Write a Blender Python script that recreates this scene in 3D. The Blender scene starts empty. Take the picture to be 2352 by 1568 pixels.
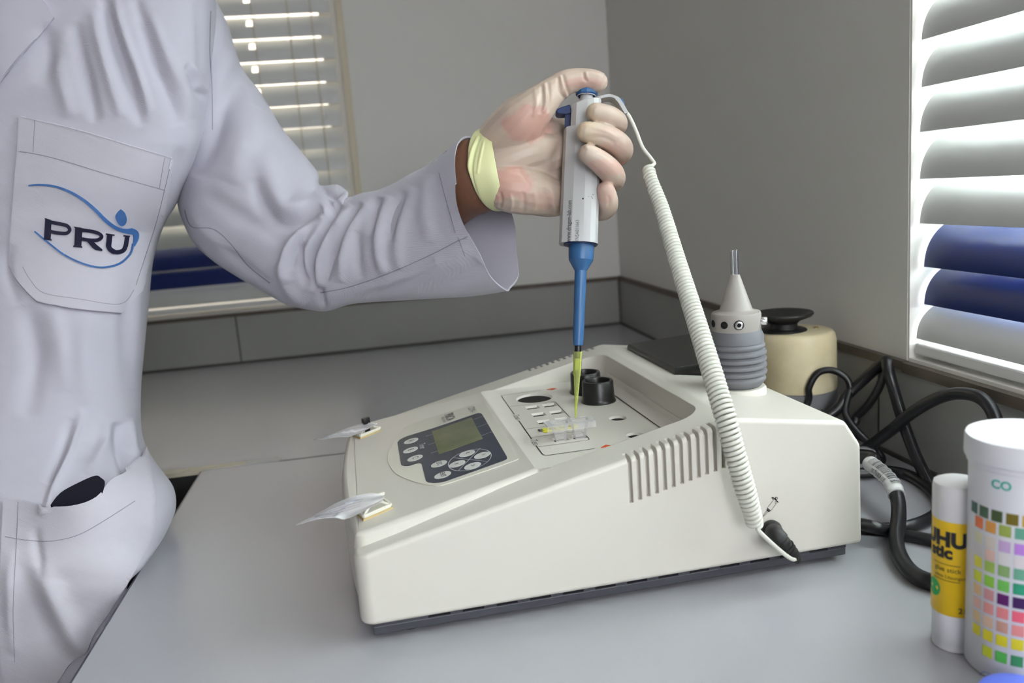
import bpy, bmesh, math, random
from mathutils import Vector, Matrix, noise
from mathutils.bvhtree import BVHTree
random.seed(7)
V = Vector
scn = bpy.context.scene
col = scn.collection

# ------------------------------------------------------------------ camera
F = 1911.36                                   # focal length in pixels of the 2352 wide frame
CR = V((0.982786, -0.168260, -0.076288))      # camera right
CD = V((-0.104279, -0.164359, -0.980873))     # camera down
CF = V((0.152503, 0.971944, -0.179076))       # camera forward
C0 = V((-0.506624, -1.701911, 0.3))
cam_d = bpy.data.cameras.new('camera')
cam = bpy.data.objects.new('camera', cam_d)
col.objects.link(cam)
M3 = Matrix((CR, -CD, -CF)).transposed()
cam.matrix_world = Matrix.Translation(C0) @ M3.to_4x4()
cam_d.sensor_width = 36.0
cam_d.lens = F / 2352 * 36.0
cam_d.clip_start = 0.01
cam_d.dof.use_dof = True
cam_d.dof.focus_distance = 0.69
cam_d.dof.aperture_fstop = 6.3
scn.camera = cam

# ------------------------------------------------------------------ view, world, lamps
scn.view_settings.view_transform = 'Standard'
scn.view_settings.look = 'None'
scn.view_settings.gamma = 1.0
scn.view_settings.use_curve_mapping = False
scn.view_settings.exposure = 0.13
w = bpy.data.worlds.new('sky'); scn.world = w; w.use_nodes = True
bg = w.node_tree.nodes['Background']
bg.inputs[0].default_value = (0.93, 0.95, 1.0, 1); bg.inputs[1].default_value = 24.0
sd = bpy.data.lights.new('sun', 'SUN'); sd.energy = 14.0; sd.angle = 0.01; sd.color = (1.0, 0.86, 0.74)
sun = bpy.data.objects.new('sun', sd); col.objects.link(sun)
sun.rotation_euler = V((-0.42, 0.22, -1.0)).to_track_quat('-Z', 'Y').to_euler()

def area(name, loc, target, sx, sy, power, color):
    d = bpy.data.lights.new(name, 'AREA'); d.shape = 'RECTANGLE'; d.size = sx; d.size_y = sy
    d.energy = power; d.color = color
    o = bpy.data.objects.new(name, d); col.objects.link(o); o.location = loc
    o.rotation_euler = (V(target) - V(loc)).to_track_quat('-Z', 'Y').to_euler()
    return o
# added lamps: unseen ceiling fill and a fill panel on the right behind the camera
area('ceiling_fill_light', (-1.1, -2.3, 1.83), (-1.1, -2.3, 0), 1.2, 0.6, 3.5, (1.0, 0.97, 0.90))
area('rear_fill_light', (-0.08, -2.75, 0.62), (-0.45, -1.2, 0.0), 1.0, 0.8, 24, (0.95, 0.95, 1.0))

# ------------------------------------------------------------------ helpers
def ray(x, y): return CF + CR*((x-1176)/F) + CD*((y-784)/F)
def P(x, y, D): return C0 + ray(x, y)*D                       # a photo direction at a forward distance
def onz(x, y, z=0.0):
    d = ray(x, y); return C0 + d*((z-C0.z)/d.z)
def proj(p):
    q = V(p)-C0; z = q.dot(CF); return (1176+F*q.dot(CR)/z, 784+F*q.dot(CD)/z)
def depth(p): return (V(p)-C0).dot(CF)

def link(o, parent=None):
    col.objects.link(o)
    if parent is not None:
        o.parent = parent
        bpy.context.view_layer.update()
        o.matrix_parent_inverse = parent.matrix_world.inverted()
    return o
def mesh_obj(name, verts, faces, mat=None, parent=None, smooth=True, angle=None):
    me = bpy.data.meshes.new(name)
    me.from_pydata([tuple(v) for v in verts], [], faces); me.update()
    return fin(name, me, mat, parent, smooth)
def fin(name, me, mat, parent, smooth=True, sharp=40):
    if smooth:
        for p in me.polygons: p.use_smooth = True
        try: me.set_sharp_from_angle(angle=math.radians(sharp))
        except Exception: pass
    if mat is not None:
        me.materials.clear(); me.materials.append(mat)
    o = bpy.data.objects.new(name, me)
    return link(o, parent)
def bm_obj(name, bm, mat=None, parent=None, smooth=True, sharp=40):
    bmesh.ops.recalc_face_normals(bm, faces=bm.faces)
    me = bpy.data.meshes.new(name); bm.to_mesh(me); bm.free()
    return fin(name, me, mat, parent, smooth, sharp)
def empty(name, loc, label, cat, group=None):
    o = bpy.data.objects.new(name, None); o.empty_display_size = 0.02; col.objects.link(o)
    o.location = loc; tag(o, label, cat, group); bpy.context.view_layer.update()
    return o
def tag(o, label, cat, group=None):
    o['label'] = label; o['category'] = cat
    if group: o['group'] = group
    return o
def struct(o): o['kind'] = 'structure'; return o

def box(bm, lo, hi, fr=None, bevel=0, seg=2):
    """axis box between lo and hi, optional frame function mapping local to world"""
    g = bmesh.ops.create_cube(bm, size=1.0)
    vs = g['verts']
    for v in vs:
        v.co = V([lo[i] + (v.co[i]+0.5)*(hi[i]-lo[i]) for i in range(3)])
    if bevel:
        es = set(e for v in vs for e in v.link_edges)
        r = bmesh.ops.bevel(bm, geom=list(es), offset=bevel, segments=seg, profile=0.5, affect='EDGES')
        vs = list(set(v for f in r['faces'] for v in f.verts) | set(v for v in vs if v.is_valid))
    if fr:
        for v in vs: v.co = fr(v.co)
    return vs
def prism(bm, pts, h, fr=None, z0=0.0):
    """polygon pts (x,y) extruded z0..z0+h"""
    n = len(pts)
    a = [bm.verts.new((p[0], p[1], z0)) for p in pts]; b = [bm.verts.new((p[0], p[1], z0+h)) for p in pts]
    bm.faces.new(a[::-1]); bm.faces.new(b)
    for i in range(n): bm.faces.new((a[i], a[(i+1) % n], b[(i+1) % n], b[i]))
    if fr:
        for v in a+b: v.co = fr(v.co)
    return a+b
def lathe(bm, prof, c=(0, 0, 0), ax=(0, 0, 1), seg=48, x=None, cap=True):
    """prof: list (radius, height along ax)"""
    ax = V(ax).normalized(); c = V(c)
    if x is None: x = ax.orthogonal().normalized()
    else: x = (V(x)-ax*V(x).dot(ax)).normalized()
    y = ax.cross(x); rings = []
    for r, h in prof:
        if r < 1e-6: rings.append([bm.verts.new(c+ax*h)])
        else: rings.append([bm.verts.new(c+ax*h+(x*math.cos(2*math.pi*k/seg)+y*math.sin(2*math.pi*k/seg))*r) for k in range(seg)])
    for a, b in zip(rings, rings[1:]):
        for k in range(seg):
            k2 = (k+1) % seg
            if len(a) == 1 and len(b) == 1: continue
            if len(a) == 1: bm.faces.new((a[0], b[k2], b[k]))
            elif len(b) == 1: bm.faces.new((a[k], a[k2], b[0]))
            else: bm.faces.new((a[k], a[k2], b[k2], b[k]))
    if cap:
        if len(rings[0]) > 1: bm.faces.new(rings[0][::-1])
        if len(rings[-1]) > 1: bm.faces.new(rings[-1])
def cr(pts, n=8):
    """Catmull-Rom through points (any tuple length)"""
    out = []; pts = [tuple(p) for p in pts]; m = len(pts)
    for i in range(m-1):
        p0 = pts[max(i-1, 0)]; p1 = pts[i]; p2 = pts[i+1]; p3 = pts[min(i+2, m-1)]
        for k in range(n):
            t = k/n
            out.append(tuple(0.5*((2*b)+(-a+c)*t+(2*a-5*b+4*c-d)*t*t+(-a+3*b-3*c+d)*t**3) for a, b, c, d in zip(p0, p1, p2, p3)))
    out.append(pts[-1]); return out
def sweep(bm, path, rad, seg=12, closed=False, caps='round', flat=1.0, up=None):
    """tube along path with radius number or list"""
    n = len(path); path = [V(p) for p in path]
    R = [rad]*n if not hasattr(rad, '__len__') else rad
    T = []
    for i in range(n):
        a = path[max(i-1, 0)]; b = path[min(i+1, n-1)]
        t = b-a
        T.append(t.normalized() if t.length > 1e-9 else V((0, 0, 1)))
    x = (V(up)-T[0]*V(up).dot(T[0])).normalized() if up is not None else T[0].orthogonal().normalized()
    rings = []
    def ring(c, r, xx, yy): return [bm.verts.new(c+(xx*math.cos(2*math.pi*k/seg)*r+yy*math.sin(2*math.pi*k/seg)*r*flat)) for k in range(seg)]
    for i in range(n):
        x = (x-T[i]*x.dot(T[i])).normalized(); y = T[i].cross(x)
        if i == 0 and caps == 'round':
            for a in (80, 55, 28):
                rr = math.cos(math.radians(a)); hh = math.sin(math.radians(a))
                rings.append(ring(path[i]-T[i]*R[i]*hh, R[i]*rr, x, y))
        rings.append(ring(path[i], R[i], x, y))
        if i == n-1 and caps == 'round':
            for a in (28, 55, 80):
                rr = math.cos(math.radians(a)); hh = math.sin(math.radians(a))
                rings.append(ring(path[i]+T[i]*R[i]*hh, R[i]*rr, x, y))
    for a, b in zip(rings, rings[1:]):
        for k in range(seg): bm.faces.new((a[k], a[(k+1) % seg], b[(k+1) % seg], b[k]))
    bm.faces.new(rings[0][::-1]); bm.faces.new(rings[-1])
def tube(name, path, rad, mat, parent=None, seg=12, n=8, **k):
    bm = bmesh.new()
    if hasattr(rad, '__len__'):
        q = cr([tuple(p)+(r,) for p, r in zip(path, rad)], n); sweep(bm, [p[:3] for p in q], [p[3] for p in q], seg, **k)
    else:
        sweep(bm, cr(path, n), rad, seg, **k)
    return bm_obj(name, bm, mat, parent)
def evaluated(o):
    bpy.context.view_layer.update()
    dg = bpy.context.evaluated_depsgraph_get()
    return bpy.data.meshes.new_from_object(o.evaluated_get(dg))
def boolean(o, cutter, op='DIFFERENCE', self_i=False):
    m = o.modifiers.new('b', 'BOOLEAN'); m.operation = op; m.object = cutter; m.solver = 'EXACT'; m.use_self = self_i
    me = evaluated(o); o.modifiers.clear(); o.data = me
    bpy.data.objects.remove(cutter)
def smooth_sharp(o, a=35):
    for p in o.data.polygons: p.use_smooth = True
    o.data.set_sharp_from_angle(angle=math.radians(a))
    wn = o.modifiers.new('w', 'WEIGHTED_NORMAL'); wn.keep_sharp = True; wn.weight = 100
    me = evaluated(o); o.modifiers.clear(); o.data = me
_fonts = {}
def text_mesh(s, size=1.0, extrude=0.0, bold=0.0, align='CENTER', sx=1.0, spacing=1.0):
    cu = bpy.data.curves.new('t', 'FONT'); cu.body = s; cu.size = size; cu.align_x = align; cu.align_y = 'CENTER'
    cu.offset = bold; cu.extrude = extrude; cu.space_character = spacing; cu.resolution_u = 4
    o = bpy.data.objects.new('t', cu); col.objects.link(o)
    me = evaluated(o); bpy.data.objects.remove(o)
    for v in me.vertices: v.co.x *= sx
    return me
def text_obj(name, s, size, frame, mat, parent, bold=0.0, align='CENTER', sx=1.0, spacing=1.0, sub=0, extrude=0.0):
    """frame(x,y)->world point ; z thickness by frame(x,y,z)"""
    me = text_mesh(s, size, extrude, bold, align, sx, spacing)
    bm = bmesh.new(); bm.from_mesh(me)
    if sub:
        L = sub
        for _ in range(5):
            es = [e for e in bm.edges if e.calc_length() > L]
            if not es: break
            bmesh.ops.subdivide_edges(bm, edges=es, cuts=1)
            bmesh.ops.triangulate(bm, faces=bm.faces)
    for v in bm.verts: v.co = frame(v.co.x, v.co.y, v.co.z)
    me2 = bpy.data.meshes.new(name); bm.to_mesh(me2); bm.free()
    return fin(name, me2, mat, parent, smooth=False)

# ------------------------------------------------------------------ materials
def mat(name, color, rough=0.5, metal=0.0, bump=None, spec=0.5, sss=0.0, mottle=None, bevel=0.0, coat=0.0, sheen=0.0, alpha=None, trans=0.0, ior=1.45):
    m = bpy.data.materials.new(name); m.use_nodes = True
    nt = m.node_tree; b = nt.nodes['Principled BSDF']
    c = tuple(color)+(1,) if len(color) == 3 else color
    b.inputs['Base Color'].default_value = c
    b.inputs['Roughness'].default_value = rough; b.inputs['Metallic'].default_value = metal
    b.inputs['Specular IOR Level'].default_value = spec; b.inputs['IOR'].default_value = ior
    if sss:
        b.inputs['Subsurface Weight'].default_value = sss; b.inputs['Subsurface Radius'].default_value = (0.01, 0.005, 0.003); b.inputs['Subsurface Scale'].default_value = 0.5
    if coat: b.inputs['Coat Weight'].default_value = coat
    if sheen: b.inputs['Sheen Weight'].default_value = sheen
    if trans: b.inputs['Transmission Weight'].default_value = trans
    if alpha is not None: b.inputs['Alpha'].default_value = alpha
    tc = nt.nodes.new('ShaderNodeTexCoord')
    last = None
    if mottle:                      # (scale, amount, colour2) slow stains in the material itself
        n = nt.nodes.new('ShaderNodeTexNoise'); n.inputs['Scale'].default_value = mottle[0]; n.inputs['Detail'].default_value = 6
        nt.links.new(tc.outputs['Object'], n.inputs['Vector'])
        r = nt.nodes.new('ShaderNodeValToRGB'); r.color_ramp.elements[0].position = 0.35; r.color_ramp.elements[1].position = 0.7
        c2 = tuple(mottle[2])+(1,)
        r.color_ramp.elements[0].color = c; r.color_ramp.elements[1].color = tuple(c[i]*(1-mottle[1])+c2[i]*mottle[1] for i in range(3))+(1,)
        nt.links.new(n.outputs['Fac'], r.inputs['Fac']); nt.links.new(r.outputs['Color'], b.inputs['Base Color'])
    if bump:                        # (kind, scale, strength, distance)
        if bump[0] == 'noise':
            n = nt.nodes.new('ShaderNodeTexNoise'); n.inputs['Scale'].default_value = bump[1]; n.inputs['Detail'].default_value = 4; out = n.outputs['Fac']
        else:
            n = nt.nodes.new('ShaderNodeTexWave'); n.inputs['Scale'].default_value = bump[1]; n.inputs['Distortion'].default_value = 0.4
            n.bands_direction = 'DIAGONAL'; out = n.outputs['Fac']
        nt.links.new(tc.outputs['Object'], n.inputs['Vector'])
        bp = nt.nodes.new('ShaderNodeBump'); bp.inputs['Strength'].default_value = bump[2]; bp.inputs['Distance'].default_value = bump[3]
        nt.links.new(out, bp.inputs['Height']); last = bp
    if bevel:
        bv = nt.nodes.new('ShaderNodeBevel'); bv.samples = 6; bv.inputs['Radius'].default_value = bevel
        if last: nt.links.new(bv.outputs['Normal'], last.inputs['Normal'])
        else: last = bv
    if last: nt.links.new(last.outputs['Normal'], b.inputs['Normal'])
    return m
def thin_clear(name, tint=(1, 1, 1), a=0.12, rough=0.05):
    """clear film / glass: mostly transparent with a gloss"""
    m = bpy.data.materials.new(name); m.use_nodes = True; nt = m.node_tree
    for n in list(nt.nodes): nt.nodes.remove(n)
    o = nt.nodes.new('ShaderNodeOutputMaterial'); mix = nt.nodes.new('ShaderNodeMixShader')
    t = nt.nodes.new('ShaderNodeBsdfTransparent'); t.inputs[0].default_value = tuple(tint)+(1,)
    g = nt.nodes.new('ShaderNodeBsdfPrincipled'); g.inputs['Base Color'].default_value = tuple(tint)+(1,); g.inputs['Roughness'].default_value = rough
    fr = nt.nodes.new('ShaderNodeFresnel'); fr.inputs['IOR'].default_value = 1.45
    ad = nt.nodes.new('ShaderNodeMath'); ad.operation = 'ADD'; ad.inputs[1].default_value = a; ad.use_clamp = True
    nt.links.new(fr.outputs[0], ad.inputs[0]); nt.links.new(ad.outputs[0], mix.inputs[0])
    nt.links.new(t.outputs[0], mix.inputs[1]); nt.links.new(g.outputs[0], mix.inputs[2]); nt.links.new(mix.outputs[0], o.inputs[0])
    return m
M = {}
M['wall'] = mat('wall_paint', (0.71, 0.70, 0.66), 0.7, bump=('noise', 60, 0.08, 0.002))
M['reveal'] = mat('reveal_paint', (0.82, 0.80, 0.76), 0.6, mottle=(9, 0.25, (0.6, 0.52, 0.42)))
M['bead'] = mat('bead_cream', (0.62, 0.56, 0.42), 0.55)
M['ceil'] = mat('ceiling_paint', (0.7, 0.7, 0.68), 0.8)
M['floor'] = mat('floor_vinyl', (0.10, 0.10, 0.10), 0.5, mottle=(6, 0.4, (0.16, 0.15, 0.14)))
M['counter'] = mat('counter_laminate', (0.385, 0.385, 0.415), 0.24, bump=('noise', 300, 0.03, 0.0005), mottle=(3, 0.12, (0.37, 0.375, 0.385)))
M['splash'] = mat('splash_laminate', (0.33, 0.33, 0.31), 0.35, mottle=(5, 0.2, (0.2, 0.2, 0.18)))
M['joint'] = mat('joint_sealant', (0.06, 0.06, 0.05), 0.7)
M['trim'] = mat('trim_brown', (0.085, 0.07, 0.055), 0.4, mottle=(40, 0.6, (0.15, 0.12, 0.09)))
M['dark'] = mat('cabinet_dark', (0.02, 0.02, 0.02), 0.6)
M['edge'] = mat('edge_strip', (0.55, 0.50, 0.38), 0.5, mottle=(30, 0.7, (0.35, 0.34, 0.30)))
M['cream'] = mat('cream_plastic', (0.665, 0.635, 0.575), 0.38, bump=('noise', 900, 0.05, 0.0002), bevel=0.0012, mottle=(4, 0.12, (0.70, 0.67, 0.55)))
M['cream_deck'] = mat('cream_plastic_deck', (0.665, 0.635, 0.575), 0.38, bump=('noise', 900, 0.05, 0.0002), mottle=(4, 0.12, (0.70, 0.67, 0.55)))
M['base'] = mat('base_graphite', (0.055, 0.057, 0.07), 0.45)
M['black'] = mat('black_plastic', (0.012, 0.012, 0.011), 0.32, bevel=0.0006)
M['void'] = mat('hole_black', (0.004, 0.004, 0.004), 0.8)
M['rubber'] = mat('black_rubber', (0.012, 0.012, 0.012), 0.5)
M['cable'] = mat('black_cable', (0.012, 0.012, 0.014), 0.28)
M['grey_rubber'] = mat('grey_rubber', (0.165, 0.168, 0.185), 0.55)
M['grey_cone'] = mat('taupe_plastic', (0.34, 0.315, 0.29), 0.42, bevel=0.0006)
M['steel'] = mat('steel', (0.6, 0.6, 0.6), 0.22, metal=1.0)
M['navy'] = mat('panel_navy', (0.020, 0.030, 0.052), 0.42)
M['overlay'] = mat('panel_overlay', (0.66, 0.64, 0.56), 0.25)
M['key'] = mat('key_grey', (0.62, 0.63, 0.60), 0.4)
M['lcd'] = mat('display_green', (0.10, 0.115, 0.05), 0.12, mottle=(30, 0.6, (0.20, 0.19, 0.10)))
M['ink'] = mat('ink_black', (0.015, 0.015, 0.018), 0.5)
M['inkgrey'] = mat('ink_grey', (0.14, 0.14, 0.14), 0.5)
M['inkwhite'] = mat('ink_white', (0.6, 0.63, 0.66), 0.5)
M['red'] = mat('ink_red', (0.62, 0.08, 0.01), 0.5)
M['yellow'] = mat('sticker_yellow', (0.80, 0.76, 0.03), 0.4)
M['pip'] = mat('pipette_grey', (0.50, 0.50, 0.50), 0.28)
M['pblue'] = mat('pipette_blue', (0.035, 0.115, 0.27), 0.35, bevel=0.0004)
M['pnavy'] = mat('pipette_navy', (0.015, 0.03, 0.10), 0.35, bevel=0.0006)
M['coil'] = mat('coil_white', (0.66, 0.66, 0.59), 0.38)
M['tie'] = mat('tie_white', (0.80, 0.78, 0.68), 0.45, bevel=0.0004)
M['tape'] = mat('tape_yellowed', (0.55, 0.42, 0.18), 0.6)
M['vcream'] = mat('mixer_cream', (0.72, 0.63, 0.42), 0.4, mottle=(22, 0.55, (0.42, 0.33, 0.17)))
M['vgrey'] = mat('mixer_base_grey', (0.18, 0.18, 0.19), 0.45)
M['white'] = mat('white_plastic', (0.78, 0.78, 0.82), 0.4)
M['gcap'] = mat('cap_white', (0.72, 0.70, 0.70), 0.4)
M['gyel'] = mat('glue_yellow', (0.78, 0.50, 0.005), 0.4)
M['green'] = mat('leaf_green', (0.02, 0.35, 0.08), 0.5)
M['bcap'] = mat('blue_cap', (0.12, 0.18, 0.75), 0.4)
M['slat'] = mat('slat_white', (0.62, 0.63, 0.62), 0.35)
M['slatblue'] = mat('slat_blue', (0.005, 0.018, 0.11), 0.3)
M['frame'] = mat('frame_white', (0.75, 0.75, 0.74), 0.4)
M['cord'] = mat('cord_tan', (0.45, 0.36, 0.22), 0.8)
M['labelw'] = mat('cable_label', (0.70, 0.70, 0.70), 0.3)
M['glass'] = thin_clear('window_glass', (0.97, 1.0, 0.98), 0.02)
M['film'] = thin_clear('clear_film', (0.97, 0.97, 0.98), 0.30, 0.2)
M['cuv'] = thin_clear('cuvette_clear', (0.95, 0.95, 0.95), 0.14, 0.08)
M['paper'] = mat('printed_paper', (0.60, 0.60, 0.66), 0.5)
M['tipy'] = thin_clear('tip_yellow', (0.90, 0.94, 0.50), 0.16, 0.15)
M['coat'] = mat('coat_twill', (0.51, 0.50, 0.575), 0.85, bump=('wave', 420, 0.25, 0.0004), sheen=0.15)
M['coat_lit'] = mat('pocket_twill_lit', (0.54, 0.525, 0.59), 0.85, bump=('wave', 420, 0.25, 0.0004), sheen=0.15)  # coat cloth lightened and warmed, as its twill catches the light
M['thread'] = mat('seam_thread_shade', (0.27, 0.26, 0.32), 0.9)  # stitching colour, also paints the shadow along the pocket edges
M['hem'] = mat('hem_thread_highlight', (0.62, 0.62, 0.68), 0.9)  # pale thread, also paints the highlight on the pocket top
M['eblue'] = mat('embroidery_blue', (0.06, 0.17, 0.45), 0.6, bump=('wave', 900, 0.6, 0.0006))
M['enavy'] = mat('embroidery_navy', (0.006, 0.007, 0.035), 0.7, bump=('wave', 900, 0.6, 0.0006))
M['pouch'] = mat('pouch_navy', (0.004, 0.005, 0.014), 0.6)
M['skin'] = mat('skin_brown', (0.17, 0.075, 0.040), 0.5, sss=0.1, bump=('noise', 250, 0.3, 0.0006))
M['trouser'] = mat('trouser_dark', (0.01, 0.01, 0.013), 0.9)
M['gcuff'] = mat('glove_cuff_latex', (0.66, 0.66, 0.36), 0.42, sss=0.15)
def glove_mat():
    m = mat('glove_latex', (0.62, 0.5, 0.4), 0.38, sss=0.12, bump=('noise', 220, 0.15, 0.0006)); nt = m.node_tree
    at = nt.nodes.new('ShaderNodeVertexColor'); at.layer_name = 'tone'
    nt.links.new(at.outputs['Color'], nt.nodes['Principled BSDF'].inputs['Base Color']); return m
M['glove'] = glove_mat()
#PART2
# ------------------------------------------------------------------ room (counter surface is z = 0, floor at -0.85)
FZ, TZ = -0.85, 1.85
XL, YR = -3.0, -3.6
WB = 0.004          # wall faces sit just behind the splashback face
def multi(name, boxes, m, parent=None, bevel=0, smooth=False):
    bm = bmesh.new()
    for lo, hi in boxes: box(bm, lo, hi, bevel=bevel)
    return bm_obj(name, bm, m, parent, smooth=smooth)
WZ0, WZ1 = 0.1023, 1.30
LX0, LX1 = -2.1, -0.530       # back wall window
RY0, RY1 = -2.35, -0.966      # right wall window
struct(multi('wall_back', [((XL, WB, FZ), (LX0, .15, TZ)), ((LX1, WB, FZ), (.15, .15, TZ)), ((LX0, WB, FZ), (LX1, .15, WZ0)), ((LX0, WB, WZ1), (LX1, .15, TZ))], M['wall']))
struct(multi('wall_right', [((WB, RY1, FZ), (.15, WB, TZ)), ((WB, YR, FZ), (.15, RY0, TZ)), ((WB, RY0, FZ), (.15, RY1, WZ0)), ((WB, RY0, WZ1), (.15, RY1, TZ))], M['wall']))
struct(multi('wall_left', [((XL-.1, YR, FZ), (XL, .15, TZ))], M['wall']))
struct(multi('wall_rear', [((XL-.1, YR-.1, FZ), (.15, YR, TZ))], M['wall']))
struct(multi('floor', [((XL-.1, YR-.1, FZ-.05), (.15, .15, FZ))], M['floor']))
struct(multi('ceiling', [((XL-.1, YR-.1, TZ), (.15, .15, TZ+.05))], M['ceil']))
struct(multi('sky_block_wall', [((-7.0, 2.2, FZ-1.5), (2.5, 2.4, 6.5))], mat('sky_block_paint', (.16, .13, .105), .8)))  # added unseen wall, blocks sky light from the back window
# painted reveals and sills of the two windows
struct(multi('trim_1', [((LX1-.006, .012, WZ0+.004), (LX1, .15, WZ1)), ((LX0, WB, WZ0-.002), (LX1, .15, WZ0+.004))], M['reveal']))
struct(multi('trim_2', [((.0045, RY1-.003, WZ0+.004), (.15, RY1, WZ1)), ((.0045, RY0, WZ0-.002), (.15, RY1, WZ0+.004))], M['reveal']))
struct(multi('trim_3', [((LX1, -.002, .104), (LX1+.0135, .008, WZ1))], M['bead'], bevel=.0008))
def window(name, axis, a0, a1, d0):
    """frame, mullions and one pane; axis 'x' runs along the back wall, 'y' along the right wall"""
    def bx(l, h, z0, z1, da, db):
        return ((l, da, z0), (h, db, z1)) if axis == 'x' else ((da, l, z0), (db, h, z1))
    n = 3; st = (a1-a0)/n
    bs = [bx(a0, a0+.03, WZ0, WZ1, d0, d0+.035), bx(a1-.03, a1, WZ0, WZ1, d0, d0+.035), bx(a0, a1, WZ0, WZ0+.03, d0, d0+.035), bx(a0, a1, WZ1-.03, WZ1, d0, d0+.035)]
    for i in range(1, n): bs.append(bx(a0+i*st-.012, a0+i*st+.012, WZ0, WZ1, d0, d0+.035))
    f = struct(multi(name, bs, M['frame']))
    multi('pane', [bx(a0+.02, a1-.02, WZ0+.02, WZ1-.02, d0+.015, d0+.019)], M['glass'], f)
window('window_1', 'x', LX0, LX1-.006, .105)
window('window_2', 'y', RY0, RY1-.003, .105)
f3 = struct(multi('added_window', [((-.02, -3.34, .20), (.003, -3.30, 1.08)), ((-.02, -2.50, .20), (.003, -2.46, 1.08)), ((-.02, -3.30, .20), (.003, -2.50, .24)), ((-.02, -3.30, 1.04), (.003, -2.50, 1.08))], M['frame']))  # added frame for the fill light; the wall has no opening
multi('pane', [((-.004, -3.30, .24), (.002, -2.50, 1.04))], M['frame'], f3)  # added blank pane on the solid wall
# counters
c = multi('countertop', [((XL+.01, -.7005, -.038), (-.0005, -.0005, 0))], M['counter'], bevel=.0006)
tag(c, 'pale grey laminate countertop along the back wall under the left window', 'countertop')
multi('edge_strip', [((-2.2, -.7020, -.0045), (-.7345, -.7004, .0004))], M['edge'], c)
multi('dark_gap_strip', [((-2.2, -.7012, -.0375), (-.7345, -.7004, -.0046))], M['dark'], c)  # dark strip paints the unlit gap below the counter edge
multi('worn_patch', [((-.6850, -.7004, -.0002), (-.6450, -.6820, .0003))], mat('patch_grey', (.40, .41, .42), .45), c)
multi('worn_edging', [((-1.1, -.7004, -.0002), (-.6850, -.6860, .0005))], M['edge'], c)
c2 = multi('countertop', [((-.7345, -2.45, -.038), (-.0005, -.7022, 0))], M['counter'], bevel=.0006)
tag(c2, 'pale grey laminate countertop in front under the white analyser and glue stick', 'countertop')
multi('seam_strip', [((-.6450, -.7042, -.001), (-.0010, -.6995, .00035))], mat('seam_grey', (.17, .17, .175), .5), c2)
multi('edge_band', [((-.7360, -2.45, -.037), (-.7346, -.7030, -.0004))], mat('band_dark', (.05, .05, .075), .4), c2)
cab = empty('base_cabinet', (-.38, -1.5, FZ), 'dark cabinet under the front countertop beside the person', 'cabinet')
multi('body', [((-.700, -2.42, FZ), (-.02, -.72, -.0385))], M['dark'], cab)
multi('side_panel', [((-.712, -2.42, FZ), (-.7005, -.72, -.0385))], M['dark'], cab)
cab2 = multi('base_cabinet', [((-.66, -.66, FZ), (-.002, -.02, -.0385)), ((XL+.02, -.3, FZ), (-2.3, -.02, -.0385)), ((-2.3, -.06, FZ), (-.66, -.02, -.0385))], M['dark'])
tag(cab2, 'dark cabinet in the shadow under the back countertop', 'cabinet')
# splashbacks with brown top trim and dark joints
s1 = multi('splashback', [((XL+.01, 0, .0035), (0, WB-.0002, .0945))], M['splash'])
tag(s1, 'grey laminate splashback on the back counter below the left window', 'splashback')
multi('top_trim', [((LX1+.02, -.003, .0945), (0, WB-.0002, .1025)), ((XL+.01, -.0012, .0945), (LX1+.02, WB-.0002, .1015))], M['trim'], s1)
multi('sealant', [((XL+.01, -.003, .0002), (0, .0005, .0045)), ((-.003, -.003, .0045), (.0005, .0005, .0945)), ((-.79, -.0004, .0045), (-.787, .0002, .0945))], M['joint'], s1)
s2 = multi('splashback', [((0, -2.45, .0035), (WB-.0002, -.0005, .0945))], M['splash'])
tag(s2, 'grey laminate splashback behind the tangled black cables on the right wall', 'splashback')
multi('top_trim', [((-.003, -.97, .0945), (WB-.0002, -.0035, .1035)), ((-.004, -2.45, .0925), (.020, -.9695, .1028))], M['trim'], s2)
multi('sealant', [((-.003, -2.45, .0002), (.0005, -.0035, .0040)), ((-.0006, -.927, .004), (.0002, -.9245, .0945))], M['joint'], s2)
# unseen ceiling fixture added around the room fill lamp
lf = empty('added_ceiling_light', (-1.1, -2.3, TZ), 'white rectangular ceiling light panel, added unseen to fill the room', 'light')
multi('housing', [((-1.75, -2.65, TZ-.012), (-.45, -1.95, TZ))], M['frame'], lf)

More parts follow.
